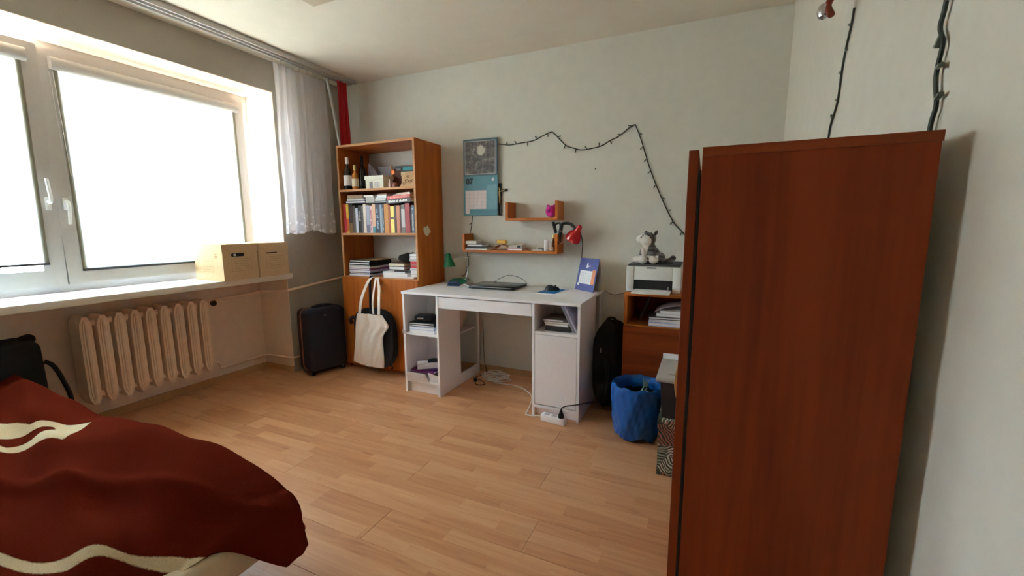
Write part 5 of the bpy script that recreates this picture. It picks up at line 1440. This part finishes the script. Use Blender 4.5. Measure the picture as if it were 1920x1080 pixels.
ribbon([(-0.130, -0.514, 0.525), (-0.115, -0.500, 0.64), (-0.10, -0.45, 0.75), (-0.094, -0.410, 0.797), (-0.09, -0.391, 0.8045), (-0.088, -0.378, 0.8055)], 0.027).out('strap', m_tote, tt, 70)
ribbon([(0.068, -0.514, 0.525), (0.062, -0.500, 0.62), (0.035, -0.46, 0.72), (-0.012, -0.415, 0.790), (-0.03, -0.391, 0.8045), (-0.034, -0.378, 0.8055)], 0.025).out('strap', m_tote, tt, 70)
ribbon([(0.0, -0.500, 0.525), (-0.012, -0.488, 0.62), (-0.028, -0.44, 0.74), (-0.040, -0.408, 0.797), (-0.045, -0.391, 0.8045), (-0.047, -0.378, 0.8055)], 0.016).out('strap', m_tote, tt, 70)

# ------------------------------------------------------------------ archive boxes on the sill
def archive_box(label, y0, y1, x0, x1, open_slot):
    a = thing('archive_box', label, 'box', ((x0 + x1) / 2, (y0 + y1) / 2, 0.8465), (0, 0, 0), 'cardboard archive boxes on the sill')
    W, L, H = (x1 - x0) / 2, (y1 - y0) / 2, 0.25
    B().ab((-W, -L, 0), (W, L, H - 0.001)).out('box_body', m_card, a, 0)
    ldd = B()
    ldd.ab((-W - 0.003, -L - 0.003, H), (W + 0.003, L + 0.003, H + 0.004)); ldd.ab((-W - 0.003, -L - 0.0035, H - 0.05), (W + 0.003, -L - 0.0005, H))
    ldd.ab((-W - 0.003, L + 0.0005, H - 0.05), (W + 0.003, L + 0.0035, H))
    Rx = Matrix(((0, 0, 1), (1, 0, 0), (0, 1, 0)))
    ldd.prism([(-L - 0.0035, H), (-L - 0.0035, H - 0.012), (-L * 0.45, H - 0.05), (L + 0.003, H - 0.05), (L + 0.003, H)], 0.003, Rx, (W + 0.0006, 0, 0))
    ldd.out('lid', m_card, a, 0)
    k = B()
    yc = -L * 0.15
    pts_ = []
    for cy, a0 in ((yc + 0.036, -90), (yc - 0.036, 90)):
        for a_ in range(0, 181, 30):
            pts_.append((cy + 0.012 * math.cos(math.radians(a0 + a_)), H - 0.072 + 0.012 * math.sin(math.radians(a0 + a_)) * (1 if open_slot else 0.35)))
    k.prism(pts_, 0.0006, Rx, (W + 0.0002, 0, 0)); hs_ = k.out('hand_slot', m_black, a, 0)
    if open_slot:
        B().ab((W + 0.0009, yc - 0.03, H - 0.08), (W + 0.0014, yc - 0.012, H - 0.064)).out('paper_in_slot', m_paper, hs_, 0)
    # printed form on front and side
    f = B()
    def frame_lines(y0_, y1_, z0_, z1_, on_x):
        lines = [(y0_, y1_, z0_, z0_ + 0.0012), (y0_, y1_, z1_ - 0.0012, z1_), (y0_, y0_ + 0.0012, z0_, z1_), (y1_ - 0.0012, y1_, z0_, z1_)]
        for i in range(1, 5):
            zc_ = z0_ + (z1_ - z0_) * i / 5
            lines.append((y0_ + 0.016, y1_ - 0.014, zc_, zc_ + 0.0016))
        for (p, q2, za, zb) in lines:
            if on_x: f.ab((W + 0.0001, p, za), (W + 0.0005, q2, zb))
            else: f.ab((p, -L - 0.0005, za), (q2, -L - 0.0001, zb))
    frame_lines(-L * 0.52, L * 0.62, 0.062, 0.15, True)
    frame_lines(-W * 0.35, W * 0.30, 0.06, 0.15, False)
    for i in range(3):
        f.ab((W * 0.45, -L - 0.0005, 0.158 + 0.012 * i), (W * 0.62 + 0.01 * (i % 2), -L - 0.0001, 0.163 + 0.012 * i))
    o = f.out('printed_form', m_cardl, a, 0); o['kind'] = 'stuff'
    return a
archive_box('cardboard archive box with an open hand slot on the window sill', -1.238, -0.987, -0.952, -0.632, True)
archive_box('cardboard archive box with a closed hand slot next to the window jamb', -0.978, -0.735, -0.946, -0.628, False)

# ------------------------------------------------------------------ bed with blanket, bag by the window
bd = thing('bed', 'low bed with a pale board end under the brown blanket', 'bed', (0, 0, 0))
B().ab((-0.66, -3.12, 0.26), (1.272, -2.34, 0.37), 0.02, 3).out('mattress', mat('pale_sheet', rgb(206, 190, 160), 0.85, 0.04, 40, 0.05), bd)
for lx in (-0.58, 0.95):
    for ly in (-3.03, -2.50):
        B().ab((lx - 0.03, ly - 0.03, 0.0), (lx + 0.03, ly + 0.03, 0.26)).out('leg', m_wood, bd, 0)
def inside(p, poly):
    c_ = False
    for i in range(len(poly)):
        (x1, y1), (x2, y2) = poly[i], poly[i - 1]
        if (y1 > p[1]) != (y2 > p[1]) and p[0] < (x2 - x1) * (p[1] - y1) / (y2 - y1) + x1:
            c_ = not c_
    return c_
MOTIF = [(-0.30, -2.50), (-0.146, -2.463), (-0.054, -2.445), (0.053, -2.438), (0.097, -2.376), (0.137, -2.364), (0.219, -2.322), (0.30, -2.385), (0.403, -2.463), (0.267, -2.501), (0.142, -2.544), (-0.1, -2.62)]
STRIPE = [(0.03, -2.54), (0.122, -2.526), (0.19, -2.476), (0.175, -2.407), (0.141, -2.402), (0.096, -2.469), (0.0, -2.53)]
BAND = [(0.5, -2.84), (0.833, -2.737), (1.02, -2.676), (1.135, -2.607), (1.205, -2.545), (1.28, -2.50), (1.29, -2.53), (1.155, -2.617), (1.058, -2.694), (0.865, -2.755), (0.5, -2.87)]
bl = thing('blanket', 'rumpled red brown fleece blanket with cream motifs over the bed', 'blanket', (0, 0, 0))
def blanket_f(u, v):
    ys = -3.13 + 1.24 * v                 # cloth coordinate across the bed
    dn = max(0.0, -2.345 - ys)
    tmax = 0.385 - 1.15 * min(dn, 0.15) - 0.45 * max(0.0, dn - 0.15)
    if ys > -2.345: tmax = 0.385 - 0.12 * (ys + 2.345)
    tmax = max(tmax, -0.35)
    smin, smax = -0.72, 1.06 + tmax
    xs = smin + (smax - smin) * u
    z = 0.435
    z += 0.082 * math.exp(-((ys + 2.36) / 0.14) ** 2) * (0.52 + 0.48 * math.tanh((xs - 0.34) * 7)) * (1 - 0.6 * max(0, min(1, (xs - 0.80) / 0.34)))
    z += 0.055 * math.exp(-((ys + 2.32) / 0.12) ** 2) * math.exp(-((xs + 0.40) / 0.38) ** 2)
    z -= 0.02 * max(0, min(1, (-2.45 - ys) / 0.25)) * 1.6
    # folds running from the far ridge towards the near end
    d1 = (ys + 2.62) - 0.42 * (0.95 - xs) * 0.55
    z += 0.034 * math.exp(-(d1 / 0.045) ** 2)
    d2 = (ys + 2.80) - 0.25 * (0.95 - xs)
    z += 0.022 * math.exp(-(d2 / 0.05) ** 2)
    d3 = (ys + 2.50) - 0.30 * (xs - 0.85)
    z += 0.018 * math.exp(-(d3 / 0.03) ** 2)
    z += 0.006 * math.sin(19 * xs + 7 * ys) + 0.004 * math.sin(31 * ys - 11 * xs)
    x, y = xs, ys
    t_ = max(0.0, xs - 1.06)
    if t_ > 0:
        z -= 0.055 * (min(t_, 0.17) / 0.17) ** 2
        if t_ > 0.17:
            R_ = 0.075
            a_ = min(PI / 2, (t_ - 0.17) / R_)
            hang = max(0.0, t_ - 0.17 - R_ * PI / 2)
            x = 1.06 + 0.17 + R_ * math.sin(a_) + hang * 0.22
            z -= R_ * (1 - math.cos(a_)) + hang
            wv_ = min(1.0, (t_ - 0.17) / 0.12)
            x += (0.014 * math.sin(24 * ys + 1.0) + 0.008 * math.sin(51 * ys)) * wv_
    q_ = max(0.0, ys + 2.25)
    if q_ > 0:
        y = -2.25 + q_ * 0.36 + 0.012 * math.sin(14 * xs) * min(1, q_ / 0.2)
        z -= 0.38 * (q_ / 0.36) ** 1.3
        x -= 0.75 * q_ * min(1.0, t_ / 0.25)
    return (x, y, max(z, 0.215))
NU, NV = 330, 190
bb = B().grid(blanket_f, NU, NV, 0.006)
bme = bb.mesh('blanket_cloth', 80)
def edge_dist(p, poly):
    d_ = 9.0
    for i in range(len(poly)):
        a_, b_ = poly[i - 1], poly[i]
        ex, ey = b_[0] - a_[0], b_[1] - a_[1]
        t_ = max(0.0, min(1.0, ((p[0] - a_[0]) * ex + (p[1] - a_[1]) * ey) / (ex * ex + ey * ey + 1e-12)))
        d_ = min(d_, math.hypot(p[0] - a_[0] - ex * t_, p[1] - a_[1] - ey * t_))
    return d_ if inside(p, poly) else -d_
ca = bme.attributes.new('motif', 'FLOAT', 'POINT')
for i, v in enumerate(bme.vertices):
    p = (v.co.x, v.co.y)
    ca.data[i].value = max(min(edge_dist(p, MOTIF), -edge_dist(p, STRIPE)), edge_dist(p, BAND))
def fleece():
    m = bpy.data.materials.new('fleece'); m.use_nodes = True
    n, l = m.node_tree.nodes, m.node_tree.links
    p = n['Principled BSDF']; p.inputs['Roughness'].default_value = 0.95; p.inputs['Sheen Weight'].default_value = 0.05
    p.inputs['Sheen Tint'].default_value = rgb(210, 110, 80); p.inputs['Specular IOR Level'].default_value = 0.0
    a = n.new('ShaderNodeAttribute'); a.attribute_name = 'motif'
    tc = n.new('ShaderNodeTexCoord'); nz = n.new('ShaderNodeTexNoise'); nz.inputs['Scale'].default_value = 260
    l.new(tc.outputs['Object'], nz.inputs['Vector'])
    wob = n.new('ShaderNodeMath'); wob.operation = 'MULTIPLY_ADD'; wob.inputs[1].default_value = 0.006
    l.new(nz.outputs['Fac'], wob.inputs[0]); l.new(a.outputs['Fac'], wob.inputs[2])
    mr = n.new('ShaderNodeMapRange'); mr.inputs['From Min'].default_value = 0.001; mr.inputs['From Max'].default_value = 0.005
    l.new(wob.outputs[0], mr.inputs['Value'])
    mx = n.new('ShaderNodeMix'); mx.data_type = 'RGBA'; l.new(mr.outputs[0], mx.inputs[0])
    mx.inputs[6].default_value = rgb(86, 27, 16); mx.inputs[7].default_value = rgb(196, 178, 144)
    hs = n.new('ShaderNodeHueSaturation'); m2 = n.new('ShaderNodeMapRange'); m2.inputs['To Min'].default_value = 0.75; m2.inputs['To Max'].default_value = 1.2
    l.new(nz.outputs['Fac'], m2.inputs['Value']); l.new(m2.outputs[0], hs.inputs['Value']); l.new(mx.outputs[2], hs.inputs['Color'])
    l.new(hs.outputs[0], p.inputs['Base Color'])
    bp = n.new('ShaderNodeBump'); bp.inputs['Strength'].default_value = 0.5; bp.inputs['Distance'].default_value = 0.003
    l.new(nz.outputs['Fac'], bp.inputs['Height']); l.new(bp.outputs[0], p.inputs['Normal'])
    return m
bme.materials.append(fleece())
bo = bpy.data.objects.new('fleece_cloth', bme); C.objects.link(bo); bo.parent = bl

wbag = thing('rucksack', 'dark rucksack standing by the wall near the radiator', 'backpack', (-0.86, -2.29, 0.001))
k = B(); k.box((0, 0, 0.32), (0.24, 0.34, 0.64), None, 0.045, 4)
for v in k.bm.verts:
    v.co.x += 0.008 * math.sin(14 * v.co.z + 9 * v.co.y); v.co.y += 0.006 * math.sin(17 * v.co.z)
k.out('bag_body', m_blackf, wbag)
B().box((0.03, 0.135, 0.640), (0.07, 0.06, 0.045), (0.2, 0, 0), 0.02, 3).out('top_tuft', m_blackf, wbag)
B().tube(smooth_path([(0.10, 0.165, 0.52), (0.12, 0.19, 0.49), (0.13, 0.215, 0.40), (0.13, 0.235, 0.28), (0.12, 0.22, 0.12)], 5), 0.011, 8).out('shoulder_strap', m_blackf, wbag)

# ------------------------------------------------------------------ cables and power strip
stp = thing('power_strip', 'white three socket power strip on the floor before the desk', 'power strip', (1.586, -0.690, 0.0005), (0, 0, -0.15))
B().box((0, 0, 0.021), (0.165, 0.048, 0.042), None, 0.006).out('strip_body', m_white, stp)
for k_ in range(3):
    xk = -0.045 + 0.05 * k_
    so_ = B().lathe([(0.019, 0.0), (0.019, 0.0012), (0.016, 0.0012), (0.0155, 0.0006)], 22, (xk, 0, 0.042)).out('socket', m_lgrey, stp)
    for sy in (-0.006, 0.006):
        B().lathe([(0.0026, 0), (0.0026, 0.0004)], 10, (xk + sy, 0, 0.0433)).out('socket_hole', m_black, so_)
pg = thing('black_plug', 'black plug with its cord standing in the power strip', 'plug', (1.637, -0.6975, 0.0441), (0, 0, -0.15))
B().lathe([(0.017, 0), (0.018, 0.004), (0.016, 0.02), (0.010, 0.034), (0.007, 0.05)], 18).out('plug_body', m_blackp, pg)
B().tube(smooth_path([(0, 0, 0.05), (0.006, 0, 0.064), (0.03, 0.01, 0.078), (0.075, 0.035, 0.085), (0.14, 0.07, 0.10), (0.19, 0.15, 0.09), (0.2, 0.22, 0.03)], 6), 0.0035, 8).out('cord', m_blackp, pg)
wcab = thing('extension_cable', 'white extension cable coiled on the floor under the desk', 'cable', (0.93, -0.17, 0))
rr = random.Random(2)
coil = []
for k_ in range(8 * 16):
    a = k_ / 16 * 2 * PI
    lp_ = k_ / 16
    rx, ry = 0.085 + 0.02 * math.sin(lp_ * 2.1), 0.062 + 0.02 * math.cos(lp_ * 1.7)
    coil.append((rx * math.cos(a) + 0.022 * math.sin(lp_ * 1.3), ry * math.sin(a + 0.5 * math.sin(lp_)) + 0.015 * math.cos(lp_ * 2.3), 0.008 + 0.0042 * lp_ + 0.014 * math.sin(a * 2 + lp_ * 2.2) * (lp_ / 8) + 0.012 * (lp_ / 8)))
tail = [(0.02, -0.085, 0.008), (0.10, -0.07, 0.006), (0.165, -0.064, 0.005), (0.25, -0.085, 0.005), (0.33, -0.142, 0.005), (0.377, -0.197, 0.005), (0.41, -0.27, 0.005), (0.435, -0.38, 0.005), (0.448, -0.450, 0.005), (0.458, -0.495, 0.006), (0.50, -0.512, 0.012), (0.545, -0.509, 0.018), (0.569, -0.509, 0.02)]
B().tube([Vector(p) for p in coil], 0.0042, 6).out('coil', m_cable, wcab)
B().tube(smooth_path(tail, 6), 0.0042, 8).out('lead', m_cable, wcab)
bcab = thing('black_cable', 'black power cable with a small plug on the floor under the desk', 'cable', (0.80, -0.22, 0))
B().tube(smooth_path([(-0.06, 0.19, 0.45), (-0.058, 0.19, 0.25), (-0.05, 0.185, 0.1), (-0.02, 0.16, 0.01), (-0.03, 0.08, 0.006), (-0.05, 0.0, 0.005), (0.03, -0.02, 0.005), (0.09, -0.07, 0.005), (0.07, -0.11, 0.005), (0.02, -0.10, 0.005), (0.0, -0.06, 0.006)], 6), 0.003, 6).out('cord', m_blackp, bcab)
B().box((-0.01, -0.04, 0.0135), (0.026, 0.045, 0.025), (0, 0, 0.4), 0.006).out('plug_body', m_blackp, bcab)
wcb = B().tube(smooth_path([(1.73, -0.008, 0.765), (1.76, -0.008, 0.735), (1.804, -0.008, 0.720), (1.85, -0.008, 0.728), (1.90, -0.008, 0.745), (1.95, -0.008, 0.76)], 6), 0.0025, 6)
tag(wcb.out('wall_cable', mat('grey_cable', rgb(150, 145, 132), 0.6), None), 'thin grey cable sagging on the wall between desk and printer cabinet', 'cable')
m_mark = mat('wall_scuff', rgb(60, 58, 54), 0.8)
k = B().lathe([(0.005, 0), (0.004, 0.004)], 10, (1.65, -0.0002, 1.615), (PI / 2, 0, 0))
tag(k.out('wall_nail', m_mark, None), 'dark nail head in the bare wall above the shelves', 'nail')
